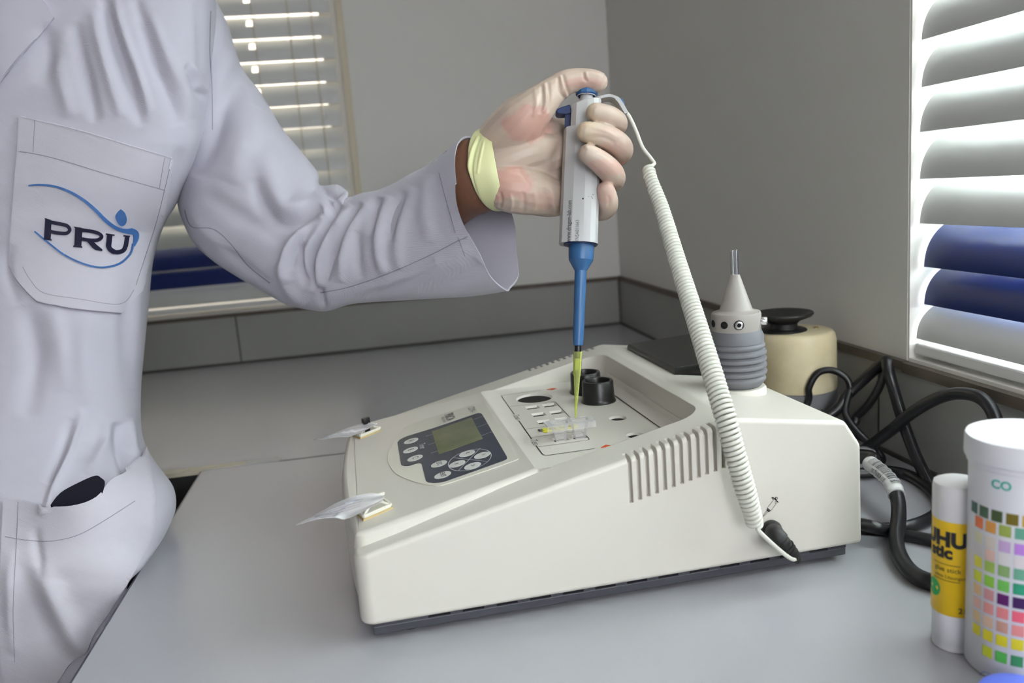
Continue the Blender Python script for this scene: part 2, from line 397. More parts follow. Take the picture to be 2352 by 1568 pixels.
# ------------------------------------------------------------------ blinds
def blind(axis, a0, a1, holes, cords, label):
    root = empty('venetian_blind', ((a0+a1)/2 if axis == 'x' else .02, .02 if axis == 'x' else (a0+a1)/2, .11), label, 'blind', 'curved slat blinds in the windows')
    zb = [.1262, .1594, .1963, .2385, .2806, .3241, .3649, .4071]
    while zb[-1] < 1.2: zb.append(zb[-1]+.0423)
    off = [.010, .0179, .0172, .0122, .0117, .0112, .0125, .012]
    for i, z0 in enumerate(zb):
        o0 = off[i] if i < len(off) else .012+.0006*math.sin(i*2.1)
        inset = 0.0
        al = sorted(set([a0, a1] + [h+s for h in holes for s in (-.006, .006)]))
        prof = []
        n = 14
        top = min(.0435, (zb[i+1]-z0)*1.04 if i+1 < len(zb) else .0435)
        for k in range(n+1):
            t = k/n; b = .009*4*t*(1-t)
            prof.append((o0+.030*t-b*.80, z0+top*t+b*.55))
        bm = bmesh.new(); th = .0005
        rows = []
        for a in al:
            r = []
            for side in (0, 1):
                for p in prof:
                    q = (p[0]+side*th, p[1]-side*th)
                    r.append(bm.verts.new((a, q[0], q[1]) if axis == 'x' else (q[0], a, q[1])))
            rows.append(r)
        m = n+1
        for j in range(len(al)-1):
            hole = any(abs((al[j]+al[j+1])/2-h) < .001 for h in holes)
            A, B = rows[j], rows[j+1]
            for k in range(n):
                if hole and 6 <= k <= 10: continue
                bm.faces.new((A[k], A[k+1], B[k+1], B[k])); bm.faces.new((A[m+k], B[m+k], B[m+k+1], A[m+k+1]))
            bm.faces.new((A[0], B[0], B[m], A[m])); bm.faces.new((A[n], A[m+n], B[m+n], B[n]))
        for R_ in (rows[0], rows[-1]):
            for k in range(n): bm.faces.new((R_[k], R_[m+k], R_[m+k+1], R_[k+1]))
        o = bm_obj('slat', bm, M['slatblue'] if i in (1, 2) else M['slat'], root)
        if i in (1, 2): o['label'] = 'dark blue slat'
    def b3(l, h, d0_, d1_, z0, z1): return ((l, d0_, z0), (h, d1_, z1)) if axis == 'x' else ((d0_, l, z0), (d1_, h, z1))
    multi('bottom_rail', [b3(a0, a1, .008, .040, .1105, .1215)], M['frame'], root, bevel=.002)
    multi('head_rail', [b3(a0, a1, .006, .050, 1.255, 1.296)], M['frame'], root, bevel=.001)
    for h in cords:
        for dd in (.0045, .047):
            bm = bmesh.new()
            p = [(h+.012, dd, z) if axis == 'x' else (dd, h+.012, z) for z in (.115, .6, 1.27)]
            sweep(bm, p, .0007, 6)
            bm_obj('ladder_cord', bm, M['cord'], root)
    return root
hx = ony_x = None
def at_y(x, y, Y):
    d = ray(x, y); return C0+d*((Y-C0.y)/d.y)
h1 = at_y(577, 85, .025).x
blind('x', LX0+.01, LX1-.010, [h1], [h1-.004, h1+.062, h1+.105, h1-.55], 'white and blue slat blind in the back window behind the coat sleeve')
blind('y', RY0+.01, RY1-.006, [-1.62], [-1.62, -2.05], 'white and blue slat blind in the right window near the test strip tub')
tw = tube('blind_cord', [P(2310, 1000, .74)+V((0,0,.03)), P(2352, 893, .735), P(2337, 880, .735), P(2329, 862, .735), P(2338, 850, .735), P(2356, 848, .735), P(2380, 860, .735)][1:], .0011, M['cord'], None, 8)
tag(tw, 'twisted tan cord looping down beside the right window sill', 'cord')
#PART3
# ------------------------------------------------------------------ analyser
O0 = V((-.529685, -1.165383, 0)); UA = V((.999565, .029497, 0)); NA = V((-.029497, .999565, 0))
def W(u, v, z): return O0+UA*u+NA*v+V((0, 0, z))
def dev(p): return W(p[0], p[1], p[2])
def pl(x, y, a, b=0.0):
    """photo direction met with the analyser plane z = a + b*u, returned as (u, v)"""
    d = ray(x, y)
    g = lambda q: q.z-a-b*((q-O0).dot(UA))
    g0 = g(C0); g1 = g(C0+d); q = C0+d*(-g0/(g1-g0))
    return ((q-O0).dot(UA), (q-O0).dot(NA))
an = empty('clinical_analyser', W(.18, .164, 0), 'cream wedge shaped benchtop analyser with vents and keypad on the grey counter', 'analyser')
WD = .328
ZT = .0975
# housing: side profile extruded across the width
def housing():
    prof = [(-.0117, .0145), (.3675, .0145), (.3665, .093), (.354, .1130), (.268, .1262), (-.0117, .0648)]
    bm = bmesh.new()
    a = [bm.verts.new((u, 0, z)) for u, z in prof]; b = [bm.verts.new((u, WD, z)) for u, z in prof]
    bm.faces.new(a); bm.faces.new(b[::-1]); n = len(prof)
    for i in range(n): bm.faces.new((a[i], b[i], b[(i+1) % n], a[(i+1) % n]))
    bmesh.ops.recalc_face_normals(bm, faces=bm.faces)
    es = [e for e in bm.edges if all(abs(v.co.x+.0117) < 1e-5 for v in e.verts) and abs(e.verts[0].co.y-e.verts[1].co.y) < 1e-6]
    bmesh.ops.bevel(bm, geom=es, offset=.010, segments=6, profile=.5, affect='EDGES')
    es = [e for e in bm.edges if len(e.link_faces) == 2 and e.calc_face_angle(0) > .35]
    bmesh.ops.bevel(bm, geom=es, offset=.0035, segments=4, profile=.5, affect='EDGES')
    for v in bm.verts: v.co = dev(v.co)
    return bm_obj('housing', bm, M['cream'], None)
hs = housing()
def rrect(u0, u1, v0, v1, r, n=8, corners=(1, 1, 1, 1)):
    pts = []
    for (cu, cv, a0, on) in ((u1-r, v1-r, 0, corners[0]), (u0+r, v1-r, 90, corners[1]), (u0+r, v0+r, 180, corners[2]), (u1-r, v0+r, 270, corners[3])):
        if on:
            for k in range(n+1):
                a = math.radians(a0+90*k/n); pts.append((cu+r*math.cos(a), cv+r*math.sin(a)))
        else:
            pts.append(((u1 if a0 in (0, 270) else u0), (v1 if a0 in (0, 90) else v0)))
    return pts
# pocket for the tray, walls leaning outwards
bm = bmesh.new()
lo = rrect(.10, .2530, .037, .291, .018, corners=(1, 0, 0, 1)); hi = rrect(.10, .2600, .0335, .2945, .022, corners=(1, 0, 0, 1))
a = [bm.verts.new(dev((p[0], p[1], .075))) for p in lo]; b = [bm.verts.new(dev((p[0], p[1], .150))) for p in hi]
# keep wall slope through the visible height only
bm.faces.new(a[::-1]); bm.faces.new(b)
for i in range(len(a)): bm.faces.new((a[i], a[(i+1) % len(a)], b[(i+1) % len(a)], b[i]))
pk = bm_obj('c', bm, None, None)
boolean(hs, pk)
# vent slots wrapping over both shoulders
def topz(u): return .0648+(u+.0117)*(.1262-.0648)/(.268+.0117)
bm = bmesh.new()
for k in range(12):
    u = .1850+k*.00644; zb = .0749+k*.00143; zt = topz(u)
    for far in (0, 1):
        pts = [(-.01, zb), (.0045, zb), (.0045, zt-.0045), (.0118, zt-.0040), (.0118, zt+.02), (-.01, zt+.02)]
        if far: pts = [(WD-p[0], p[1]) for p in pts]
        A = [bm.verts.new(dev((u-.0014, p[0], p[1]))) for p in pts]; B = [bm.verts.new(dev((u+.0014, p[0], p[1]))) for p in pts]
        bm.faces.new(A); bm.faces.new(B[::-1])
        for i in range(6): bm.faces.new((A[i], B[i], B[(i+1) % 6], A[(i+1) % 6]))
boolean(hs, bm_obj('c', bm, None, None))
smooth_sharp(hs, 38)
hs.parent = an; hs.matrix_parent_inverse = an.matrix_world.inverted()
# raised keypad deck and tray in one moulding
CA, CB = .0752, .1790
def cz(u): return CA+CB*u if u < .1246 else ZT
def deck():
    bm = bmesh.new(); n = 20
    front = []
    for k in range(n+1):
        v = .0235+(WD-.047)*k/n
        s = (v-.164)/.150
        front.append((-.0197+.0080*(s/.937)**2, v))
    top = []; bot = []
    for u, v in front:
        s = (v-.164)/.150
        inn = .010*max(0, (abs(s)-.93)/.07)
        top.append((u+.0025, v)); bot.append((u, v))
    cb = []; ct_ = []
    for k in range(1, 7):
        a = math.pi/2*k/6; cb.append((-.0022-.0095*math.cos(a), .0235-.0095*math.sin(a))); ct_.append((-.0022-.0070*math.cos(a), .0235-.0020*math.sin(a)))
    top = top+[(p[0], WD-p[1]) for p in ct_]; bot = bot+[(p[0], WD-p[1]) for p in cb]
    sideU = [(.02, .0225, .0145), (.06, .027, .0205), (.09, .0310, .0262), (.1246, .0345, .0335), (.20, .0345, .034), (.2560, .0345, .034)]
    far_t = [(u, WD-t) for u, t, b_ in sideU]; far_b = [(u, WD-b_) for u, t, b_ in sideU]
    near_t = [(u, t) for u, t, b_ in sideU][::-1]; near_b = [(u, b_) for u, t, b_ in sideU][::-1]
    T = top+far_t+near_t+ct_[::-1]; B = bot+far_b+near_b+cb[::-1]
    a = [bm.verts.new((p[0], p[1], .021)) for p in B]
    m_ = [bm.verts.new((p[0], p[1], min(cz(p[0])-.010, .084))) for p in B]
    b = [bm.verts.new((p[0], p[1], cz(p[0]))) for p in T]
    N_ = len(T)
    for i in range(N_):
        j = (i+1) % N_
        bm.faces.new((a[i], a[j], m_[j], m_[i])); bm.faces.new((m_[i], m_[j], b[j], b[i]))
    # top split at the crease u=.1246
    nf = len(top)
    ic = nf+3; jc = nf+len(far_t)+2
    bm.faces.new([b[k] for k in range(0, ic+1)]+[b[k] for k in range(jc, N_)])
    bm.faces.new([b[k] for k in range(ic, jc+1)])
    bm.faces.new(a[::-1])
    bmesh.ops.recalc_face_normals(bm, faces=bm.faces)
    es = [e for e in bm.edges if (e.verts[0].co.z > .068 and e.verts[1].co.z > .068 and max(e.verts[0].co.x, e.verts[1].co.x) < .1247 and len(e.link_faces) == 2 and e.calc_face_angle(0) > .5)]
    bmesh.ops.bevel(bm, geom=es, offset=.0030, segments=4, profile=.5, affect='EDGES')
    es = [e for e in bm.edges if (abs(e.verts[0].co.z-.021) < 1e-4 and abs(e.verts[1].co.z-.021) < 1e-4)]
    bmesh.ops.bevel(bm, geom=es, offset=.003, segments=3, profile=.5, affect='EDGES')
    for v in bm.verts: v.co = dev(v.co)
    return bm_obj('keypad_deck', bm, M['cream_deck'], None)
dk = deck()
# wells of the tray
bm = bmesh.new()
lathe(bm, [(.0165, .0947), (.0165, .0953), (.0185, .0985), (.0185, .11)], W(.1705, .240, 0), (0, 0, 1), 48)
wells = [(.1612, .2068), (.1778, .2068), (.1609, .1795), (.1776, .1795), (.1602, .1542), (.1765, .1542), (.1600, .0985), (.1762, .0985)]
for u, v in wells:
    r0, r1 = .0047, .0066
    A = [bm.verts.new(W(u+sx*r0, v+sy*r0*.95, .0947)) for sx, sy in ((-1, -1), (1, -1), (1, 1), (-1, 1))]
    B = [bm.verts.new(W(u+sx*r1, v+sy*r1*.95, .0986)) for sx, sy in ((-1, -1), (1, -1), (1, 1), (-1, 1))]
    bm.faces.new(A[::-1]); bm.faces.new(B)
    for i in range(4): bm.faces.new((A[i], A[(i+1) % 4], B[(i+1) % 4], B[i]))
hs_ = [pl(1418.5, 960, ZT), pl(1459, 999, ZT)]
for u, v in hs_: lathe(bm, [(.0064, .0947), (.0064, .0953), (.0082, .0985), (.0082, .11)], W(u, v, 0), (0, 0, 1), 32)
cups = [(.2236, .1985), (.2232, .2385)]
for u, v in cups: lathe(bm, [(.0150, .0946), (.0150, .11)], W(u, v, 0), (0, 0, 1), 40)
boolean(dk, bm_obj('c', bm, None, None))
smooth_sharp(dk, 30)
for p in dk.data.polygons:
    if p.normal.z > .965 and p.area > 2e-5: p.use_smooth = False
dk.parent = an; dk.matrix_parent_inverse = an.matrix_world.inverted()
bm = bmesh.new(); box(bm, (.13, .06, .0932), (.245, .28, .0955), dev)
bm_obj('well_dark_sheet', bm, M['void'], an, smooth=False)  # black sheet paints the darkness down the wells
# sloping fillet between tray and rear wall of the recess, and the gap line in front of it
bm = bmesh.new()
pr = [(.2432, ZT+.0004), (.2530, ZT+.0042), (.2560, ZT+.010), (.2590, ZT+.0)]
A = [bm.verts.new(W(u, .0365, z)) for u, z in pr]; B = [bm.verts.new(W(u, WD-.0365, z)) for u, z in pr]
for i in range(3): bm.faces.new((A[i], B[i], B[i+1], A[i+1]))
bm.faces.new(A); bm.faces.new(B[::-1]); bm.faces.new((A[0], A[3], B[3], B[0]))
bm_obj('tray_ramp', bm, M['cream'], an)
def strip_bm(bm, pts, wd, frame, z=.0003):
    """flat printed line along 2d pts; frame(x,y,z) to world"""
    pts = [V((p[0], p[1])) for p in pts]
    n = len(pts); L = []; R_ = []
    for i in range(n):
        d = (pts[min(i+1, n-1)]-pts[max(i-1, 0)]).normalized(); nn = V((-d.y, d.x))*wd/2
        L.append(bm.verts.new(frame(pts[i].x+nn.x, pts[i].y+nn.y, z))); R_.append(bm.verts.new(frame(pts[i].x-nn.x, pts[i].y-nn.y, z)))
    for i in range(n-1): bm.faces.new((L[i], L[i+1], R_[i+1], R_[i]))
def poly_obj(name, pts, frame, z, m, parent, th=.0003):
    bm = bmesh.new()
    a = [bm.verts.new(frame(p[0], p[1], z-th)) for p in pts]; b = [bm.verts.new(frame(p[0], p[1], z)) for p in pts]; n = len(pts)
    bm.faces.new(b); bm.faces.new(a[::-1])
    for i in range(n): bm.faces.new((a[i], a[(i+1) % n], b[(i+1) % n], b[i]))
    return bm_obj(name, bm, m, parent, smooth=False)
fT = lambda u, v, z: W(u, v, ZT+z)                       # tray
fD = lambda u, v, z: W(u, v, CA+CB*u+z)                  # keypad slope
k2 = lambda x, y: (1140+x/6.53, 820+y/6.53)              # reading positions measured on an enlargement of the tray
def tp(x, y): return pl(*k2(x, y), ZT)
for w_, ln in ((.0006, [(670, 498), (130, 570), (95, 578), (80, 590), (92, 610), (270, 858)]), (.0009, [(340, 958), (530, 1232)]),
               (.0009, [(595, 1328), (685, 1450), (705, 1466), (740, 1475), (790, 1473), (1470, 1375)]),
               (.0006, [(205, 745), (790, 675), (850, 668), (885, 675), (1105, 905)]), (.0006, [(437, 1083), (700, 1048), (1395, 960)]),
               (.0006, [(530, 1210), (840, 1165), (1240, 1112), (1280, 1118), (1390, 1225), (1390, 1238), (1375, 1247), (625, 1350)])):
    bm = bmesh.new(); strip_bm(bm, [tp(*p) for p in ln], w_, fT); bm_obj('printed_line', bm, M['ink'], an, smooth=False)
bm = bmesh.new()
strip_bm(bm, [(.2434, .0375), (.2434, WD-.0375)], .0009, fT, .0006)
bm_obj('panel_gap', bm, M['ink'], an, smooth=False)
poly_obj('red_arrow', [tp(*p) for p in ((1565, 1362), (1765, 1333), (1640, 1318))], fT, .0004, M['red'], an)
poly_obj('red_arrow', [tp(*p) for p in ((755, 490), (850, 492), (900, 470), (830, 470))], fT, .0004, M['red'], an)
st = poly_obj('yellow_sticker', [tp(*p) for p in ((680, 1075), (1195, 1005), (1225, 1060), (720, 1135), (700, 1128))], fT, .0004, M['yellow'], an)
def fr_text(base, c, sc=1.0):
    """letters read from the operator's side: x of the text runs to -v, y of the text to +u"""
    return lambda x, y, z=0: base(c[0]+y, c[1]-x, .0005+z)
cu_, cv_ = tp(770, 1095)
text_obj('sticker_print', 'E', .009, lambda x, y, z=0: fT(cu_-.006+x, cv_+y, .0008), M['ink'], st, bold=.0003)
text_obj('sticker_print', 'EB  EA ER', .0055, lambda x, y, z=0: fT(cu_+.013+x, cv_+.0005+y, .0008), M['ink'], st, bold=.0001)
text_obj('tray_text', 'Timer', .0085, fr_text(fT, tp(312, 908)), M['inkgrey'], an, sx=.8)
text_obj('tray_text', 'Test', .0085, fr_text(fT, tp(577, 1285)), M['inkgrey'], an, sx=.9)
# keypad: overlay, navy field, display, keys
k1 = lambda x, y: (880+x/6.918, 920+y/6.918)
def kp(x, y): return pl(*k1(x, y), CA, CB)
ov = poly_obj('keypad_overlay', cr([kp(*p) for p in ((1600, 20), (1870, 470), (2150, 920))], 1)+cr([kp(*p) for p in ((2150, 920), (2085, 960), (1500, 1165), (930, 1350), (780, 1350), (560, 1312), (350, 1240), (200, 1160), (110, 1050), (75, 940), (90, 820), (180, 640), (330, 450), (440, 385), (620, 315))], 4)[1:], fD, .0006, M['overlay'], an, .0006)
nv = poly_obj('keypad_field', [kp(*p) for p in ((228, 680), (260, 640), (320, 605), (390, 575), (800, 450), (1490, 215), (1530, 211), (1562, 218), (1595, 265), (1965, 900), (1970, 930), (1950, 950), (1880, 980), (1000, 1290), (900, 1312), (800, 1318), (720, 1310), (690, 1292), (680, 1280), (615, 1025), (600, 1008), (570, 1004), (520, 1012), (440, 1040), (390, 1049), (340, 1048), (300, 1038), (285, 1022))], fD, .0010, M['navy'], ov, .0004)
lcd = poly_obj('display', [kp(*p) for p in ((775, 510), (1405, 285), (1585, 625), (890, 870))], fD, .0013, M['lcd'], ov, .0004)
for ln in ([(1435, 322), (1590, 268)], [(1495, 443), (1658, 385)], [(1562, 577), (1730, 515)], [(680, 587), (790, 552)], [(720, 720), (835, 683)], [(760, 856), (878, 820)], [(1545, 775), (1195, 1138)], [(1110, 928), (1650, 988)]):
    bm = bmesh.new(); strip_bm(bm, [kp(*p) for p in ln], .0005, fD, .0013); bm_obj('field_line', bm, M['inkwhite'], ov, smooth=False)
cc = kp(1380, 955); rr = .5*math.dist(kp(1035, 1040), kp(1725, 870))
e1 = kp(1725, 880); e2 = kp(1035, 1040); e3 = kp(1460, 770); e4 = kp(1290, 1145)
cx_, cy_ = (e1[0]+e2[0])/2, (e1[1]+e2[1])/2; ru = abs(e1[0]-e2[0])/2; rv = abs(e3[1]-e4[1])/2
bm = bmesh.new()
strip_bm(bm, [(cx_+ru*math.cos(a*math.pi/24), cy_+rv*math.sin(a*math.pi/24)) for a in range(49)], .0006, fD, .0013)
bm_obj('field_ring', bm, M['inkwhite'], ov, smooth=False)
for (x, y, s) in ((447, 657, 'A'), (438, 803, 'B'), (510, 932, 'C'), (890, 1025, 'ESC'), (948, 1202, 'ENT'), (1335, 860, '<'), (1577, 888, '^'), (1180, 1025, 'v'), (1423, 1057, '>')):
    q = kp(x, y)
    bm = bmesh.new(); lathe(bm, [(.0066, .0), (.0066, .0003)], (0, 0, 0), (0, 0, 1), 32)
    for v in bm.verts: v.co = fD(q[0]+v.co.x, q[1]+v.co.y, .0010+v.co.z)
    ko = bm_obj('key', bm, M['key'], ov, smooth=False)
    text_obj('key_letter', s, .0075 if len(s) == 1 else .0058, lambda a, b, z=0: fD(q[0]+b, q[1]-a, .0016), M['ink'], ko, sx=.9)
text_obj('panel_text', 'Timer', .0080, lambda a, b, z=0, q=kp(625, 745): fD(q[0]+b, q[1]-a, .0015), M['inkwhite'], ov, sx=.75)
text_obj('panel_text', 'PRICA', .0115, lambda a, b, z=0, q=kp(1055, 270): fD(q[0]+b, q[1]-a, .0010), M['inkgrey'], ov, bold=.0004, sx=.72)
text_obj('panel_text', 'medical systems', .0048, lambda a, b, z=0, q=kp(965, 315): fD(q[0]+b, q[1]-a, .0010), M['inkgrey'], ov, sx=.65)
text_obj('panel_text', 'CDMA-1', .0095, lambda a, b, z=0, q=kp(1415, 160): fD(q[0]+b, q[1]-a, .0010), M['inkgrey'], ov, sx=.62)
# graphite base with notches, rubber feet
bm = bmesh.new(); BI = .006
box(bm, (-.004, BI, .0045), (.357, WD-BI, .0108), dev, .0008)
edges_ = [-.004+.0]
for k in range(14):
    u0 = .0345+(k-1)*.0243; 
    a = -.004 if k == 0 else u0+.0155+.0
    b = u0+.0243 if k < 13 else .357
    box(bm, (a, BI, .0107), (b, WD-BI, .0150), dev)
bb = bm_obj('base_tray', bm, M['base'], an, smooth=False)
bm = bmesh.new(); box(bm, (.004, BI+.006, .0106), (.350, WD-BI-.006, .0149), dev); bm_obj('base_core', bm, M['void'], an, smooth=False)
for u, v in ((.022, .022), (.322, .022), (.022, WD-.022), (.322, WD-.022)):
    bm = bmesh.new(); lathe(bm, [(.0080, 0), (.0088, .0012), (.0088, .0047)], W(u, v, 0)); bm_obj('foot', bm, M['rubber'], an)
# printer lid on the rear deck
def dkz(u): return .126+.27*.155-.155*u
bm = bmesh.new()
LA = [(.2875, .2960), (.2855, .1600), (.3755, .1620), (.3775, .2960)]
low = [bm.verts.new(W(u, v, dkz(u)+.0002 if u < .36 else dkz(.36)-.002)) for u, v in LA]
mid_ = [bm.verts.new(W(u, v, .1285+.0 if u > .3 else dkz(u)+.0035)) for u, v in LA]
cx, cy = .331, .2285
tp_ = [bm.verts.new(W(cx+(u-cx)*.97, cy+(v-cy)*.975, (.1335 if u > .3 else dkz(u)+.0062))) for u, v in LA]
for A, B in ((low, mid_), (mid_, tp_)):
    for i in range(4): bm.faces.new((A[i], A[(i+1) % 4], B[(i+1) % 4], B[i]))
bm.faces.new(tp_); bm.faces.new(low[::-1])
es = [e for e in bm.edges if e.calc_face_angle(0) > .5]
bmesh.ops.bevel(bm, geom=es, offset=.0012, segments=2, affect='EDGES')
bm_obj('printer_lid', bm, M['black'], an)
# electrode holder: collar, bellows, socket head, cone, pins
bu, bv_ = .3185, .102
bc = W(bu, bv_, 0); zc = dkz(bu)-.0045
bm = bmesh.new(); lathe(bm, [(.0232, 0), (.0232, .0070), (.0220, .0086), (.010, .0088)], bc+V((0, 0, zc)), seg=64)
bm_obj('holder_collar', bm, M['cream'], an)
E1 = bc+V((0, 0, zc+.0088))
def ez(ypx): return E1.z+(905-23-ypx)*depth(E1)/F*1.0
prof = [(.0180, .0), (.0195, .0012), (.0215, .004)]
h = .004
for k in range(6):
    prof += [(.0238 if 0 < k < 5 else .0228, h+.0015), (.0242 if 0 < k < 5 else .023, h+.0030), (.0238 if 0 < k < 5 else .0225, h+.0042), (.0215, h+.0051), (.0212, h+.0056)]; h += .0056
prof += [(.0220, h), (.0222, h+.005), (.0200, h+.0105)]
bm = bmesh.new(); lathe(bm, prof, E1, seg=72); eh = bm_obj('bellows', bm, M['grey_rubber'], an); H1 = h+.0095
bm = bmesh.new(); lathe(bm, [(.0195, H1-.003), (.0200, H1), (.0203, H1+.0140), (.0195, H1+.0158), (.0142, H1+.0172), (.0132, H1+.0185), (.0042, H1+.0460), (.0036, H1+.0470)], E1, seg=72)
hd = bm_obj('holder_head', bm, M['grey_cone'], an)
top = E1+V((0, 0, H1+.0465))
tov = (C0-E1); tov.z = 0; tov.normalize(); rgt = tov.cross(V((0, 0, 1))); rgt = -rgt
for dx, L in ((-.0016, .0205), (.0014, .0210)):
    bm = bmesh.new(); lathe(bm, [(.0016, -.002), (.0016, L-.0004), (.0012, L)], top+rgt*dx, seg=20); bm_obj('electrode_pin', bm, M['steel'], hd)
for ang, kind in ((-28, 0), (6, 1), (-66, 0), (82, 2)):
    a = math.radians(ang); d = (tov*math.cos(a)+rgt*math.sin(a)).normalized(); cpt = E1+V((0, 0, H1+.0078))
    bm = bmesh.new()
    if kind == 0: lathe(bm, [(.0030, .0188), (.0030, .0206), (.0026, .0207)], cpt, d, 24); bm_obj('screw_hole', bm, M['void'], hd)
    elif kind == 1:
        lathe(bm, [(.0040, .0185), (.0040, .0207), (.0036, .0208)], cpt, d, 28); bm_obj('screw_hole', bm, M['void'], hd)
        bm = bmesh.new(); lathe(bm, [(.0033, .019), (.0033, .0209), (.0028, .0212), (.0017, .0212), (.0016, .0205), (.0, .0205)], cpt, d, 6*4); bm_obj('socket_screw', bm, M['steel'], hd)
    else:
        lathe(bm, [(.0036, .018), (.0036, .0243), (.0031, .0250), (.0, .0250)], cpt, d, 28); bm_obj('set_screw', bm, M['steel'], hd)
# pipette pictogram printed on the side, 1 mm lines
def sd(x, y):
    d = ray(x, y); t = ((O0+NA*-.0002)-C0).dot(NA)/d.dot(NA); q = C0+d*t; return ((q-O0).dot(UA), q.z)
k5 = lambda x, y: sd(1700+x/7.125, 1100+y/7.125)
fS = lambda u, z, o: W(u, -.0003, z)
bm = bmesh.new()
for w_, ln in ((.0003, [(545, 340), (443, 470)]), (.0003, [(587, 405), (505, 515)]), (.0007, [(443, 475), (500, 520)]), (.0006, [(435, 492), (485, 530)]), (.0006, [(437, 500), (445, 515), (470, 532)]),
               (.0003, [(440, 515), (372, 600)]), (.0003, [(458, 530), (385, 607)]), (.0004, [(370, 600), (385, 608)]), (.0007, [(513, 300), (540, 300), (560, 320), (625, 380)]), (.0005, [(515, 300), (545, 335)]),
               (.0006, [(575, 300), (590, 293), (610, 305), (605, 325), (590, 335), (575, 315), (575, 300)]), (.0008, [(590, 350), (610, 370)]), (.0003, [(600, 375), (590, 403)]), (.0003, [(580, 360), (570, 390), (587, 405)])):
    strip_bm(bm, [k5(*p) for p in ln], w_, fS)
bm_obj('pipette_pictogram', bm, M['ink'], an, smooth=False)

# black cups in the tray
def cup(u, v, label):
    r = empty('reagent_cup', W(u, v, .0957), label, 'cup', 'black cups standing in the analyser tray')
    bm = bmesh.new(); b0 = W(u, v, 0)
    lathe(bm, [(.0135, .0957), (.0135, .0965), (.0164, .0976), (.0166, .0985), (.0158, .1000), (.0152, .102), (.0147, .1170), (.0141, .1180), (.0120, .1180), (.0117, .1172), (.0115, .090), (0, .090)], b0, seg=64)
    bm_obj('cup_body', bm, M['black'], r)
cup(cups[0][0], cups[0][1], 'black plastic cup nearer the camera in the analyser tray right of the pipette tip')
cup(cups[1][0], cups[1][1], 'black plastic cup behind the pipette tip, the farther one in the tray')
# clear twin cuvette
cv = empty('cuvette', W(.168, .0985, .0957), 'clear plastic twin cuvette standing in the wells under the pipette tip', 'cuvette')
ZC = .1120
bm = bmesh.new()
outer = rrect(.1480, .1885, .0925, .1055, .0015, 3)
inn = [rrect(.1530, .1668, .0945, .1035, .0012, 3), rrect(.1702, .1840, .0945, .1035, .0012, 3)]
box(bm, (.1480, .0915, ZC-.0012), (.1885, .0945, ZC), dev); box(bm, (.1480, .1035, ZC-.0012), (.1885, .1065, ZC), dev)
for a_, b_ in ((.1480, .1530), (.1668, .1702), (.1840, .1885)): box(bm, (a_, .0945, ZC-.0012), (b_, .1035, ZC), dev)
box(bm, (.1480, .0913, ZC-.0060), (.1885, .0919, ZC-.0002), dev)
bm_obj('flange', bm, M['cuv'], cv, smooth=False)
for (a_, b_), uc in (((.1530, .1668), .1600), ((.1702, .1840), .1762)):
    bm = bmesh.new()
    A = [bm.verts.new(W(a, b, ZC)) for a, b in ((a_, .0945), (b_, .0945), (b_, .1035), (a_, .1035))]
    B = [bm.verts.new(W(uc+s*.0038, .0985+t*.0030, .0957)) for s, t in ((-1, -1), (1, -1), (1, 1), (-1, 1))]
    for i in range(4): bm.faces.new((A[i], A[(i+1) % 4], B[(i+1) % 4], B[i]))
    bm.faces.new(B)
    bm_obj('well', bm, M['cuv'], cv, smooth=False)

# adhesive tie mounts with ties, and clear tags hanging on them
def tie_mount(px4, label, black):
    q = [pl(x, y, CA, CB) for x, y in px4]                # four corners of the square base
    cx = sum(p[0] for p in q)/4; cy = sum(p[1] for p in q)/4
    r = empty('cable_tie_mount', fD(cx, cy, 0), label, 'tie mount', 'adhesive tie mounts at the front of the analyser')
    a = math.atan2(q[1][1]-q[0][1], q[1][0]-q[0][0]); hw = .0105
    fr = lambda x, y, z: fD(cx+x*math.cos(a)-y*math.sin(a), cy+x*math.sin(a)+y*math.cos(a), z)
    bm = bmesh.new(); box(bm, (-hw-.0008, -hw-.0008, 0), (hw+.0008, hw+.0008, .0012), lambda p: fr(*p)); bm_obj('adhesive_pad', bm, M['tape'], r, smooth=False)
    bm = bmesh.new(); box(bm, (-hw, -hw, .0012), (hw, hw, .0022), lambda p: fr(*p))
    for s in (-1, 1):
        box(bm, (-hw, s*hw-.0008, .0022), (hw, s*hw+.0008, .0042), lambda p: fr(*p)); box(bm, (s*hw-.0008, -hw, .0022), (s*hw+.0008, hw, .0042), lambda p: fr(*p))
    for sx in (-1, 1):
        for sy in (-1, 1):
            sweep(bm, [fr(sx*hw*.95, sy*hw*.95, .003), fr(sx*.0028, sy*.0028, .0072)], .0012, 8)
    box(bm, (-.0042, -.0042, .0060), (.0042, .0042, .0082), lambda p: fr(*p), .0006)
    bm_obj('mount_base', bm, M['tie'], r)
    bm = bmesh.new()
    if black:
        box(bm, (-.0030, -.0058, .0015), (.0022, -.0044, .0110), lambda p: fr(*p), .0004); box(bm, (-.0038, -.0062, .0100), (.0032, .0008, .0165), lambda p: fr(*p), .0008)
        bm_obj('tie', bm, M['black'], r)
    else:
        box(bm, (-.0040, -.0045, .0080), (.0035, .0040, .0125), lambda p: fr(*p), .0012); box(bm, (-.0070, -.0030, .0086), (-.002, .0012, .0112), lambda p: fr(*p), .0008); box(bm, (.003, -.002, .0090), (.0095, .0020, .0112), lambda p: fr(*p), .0006)
        bm_obj('tie', bm, M['tie'], r)
    return fr
fr1 = tie_mount([(835, 1203), (911, 1170), (880, 1145), (805, 1175)], 'cream square tie mount with a white tie at the near front corner of the analyser', False)
fr2 = tie_mount([(825, 1015), (880, 992), (858, 975), (803, 998)], 'cream square tie mount with a black tie at the far front corner of the analyser', True)
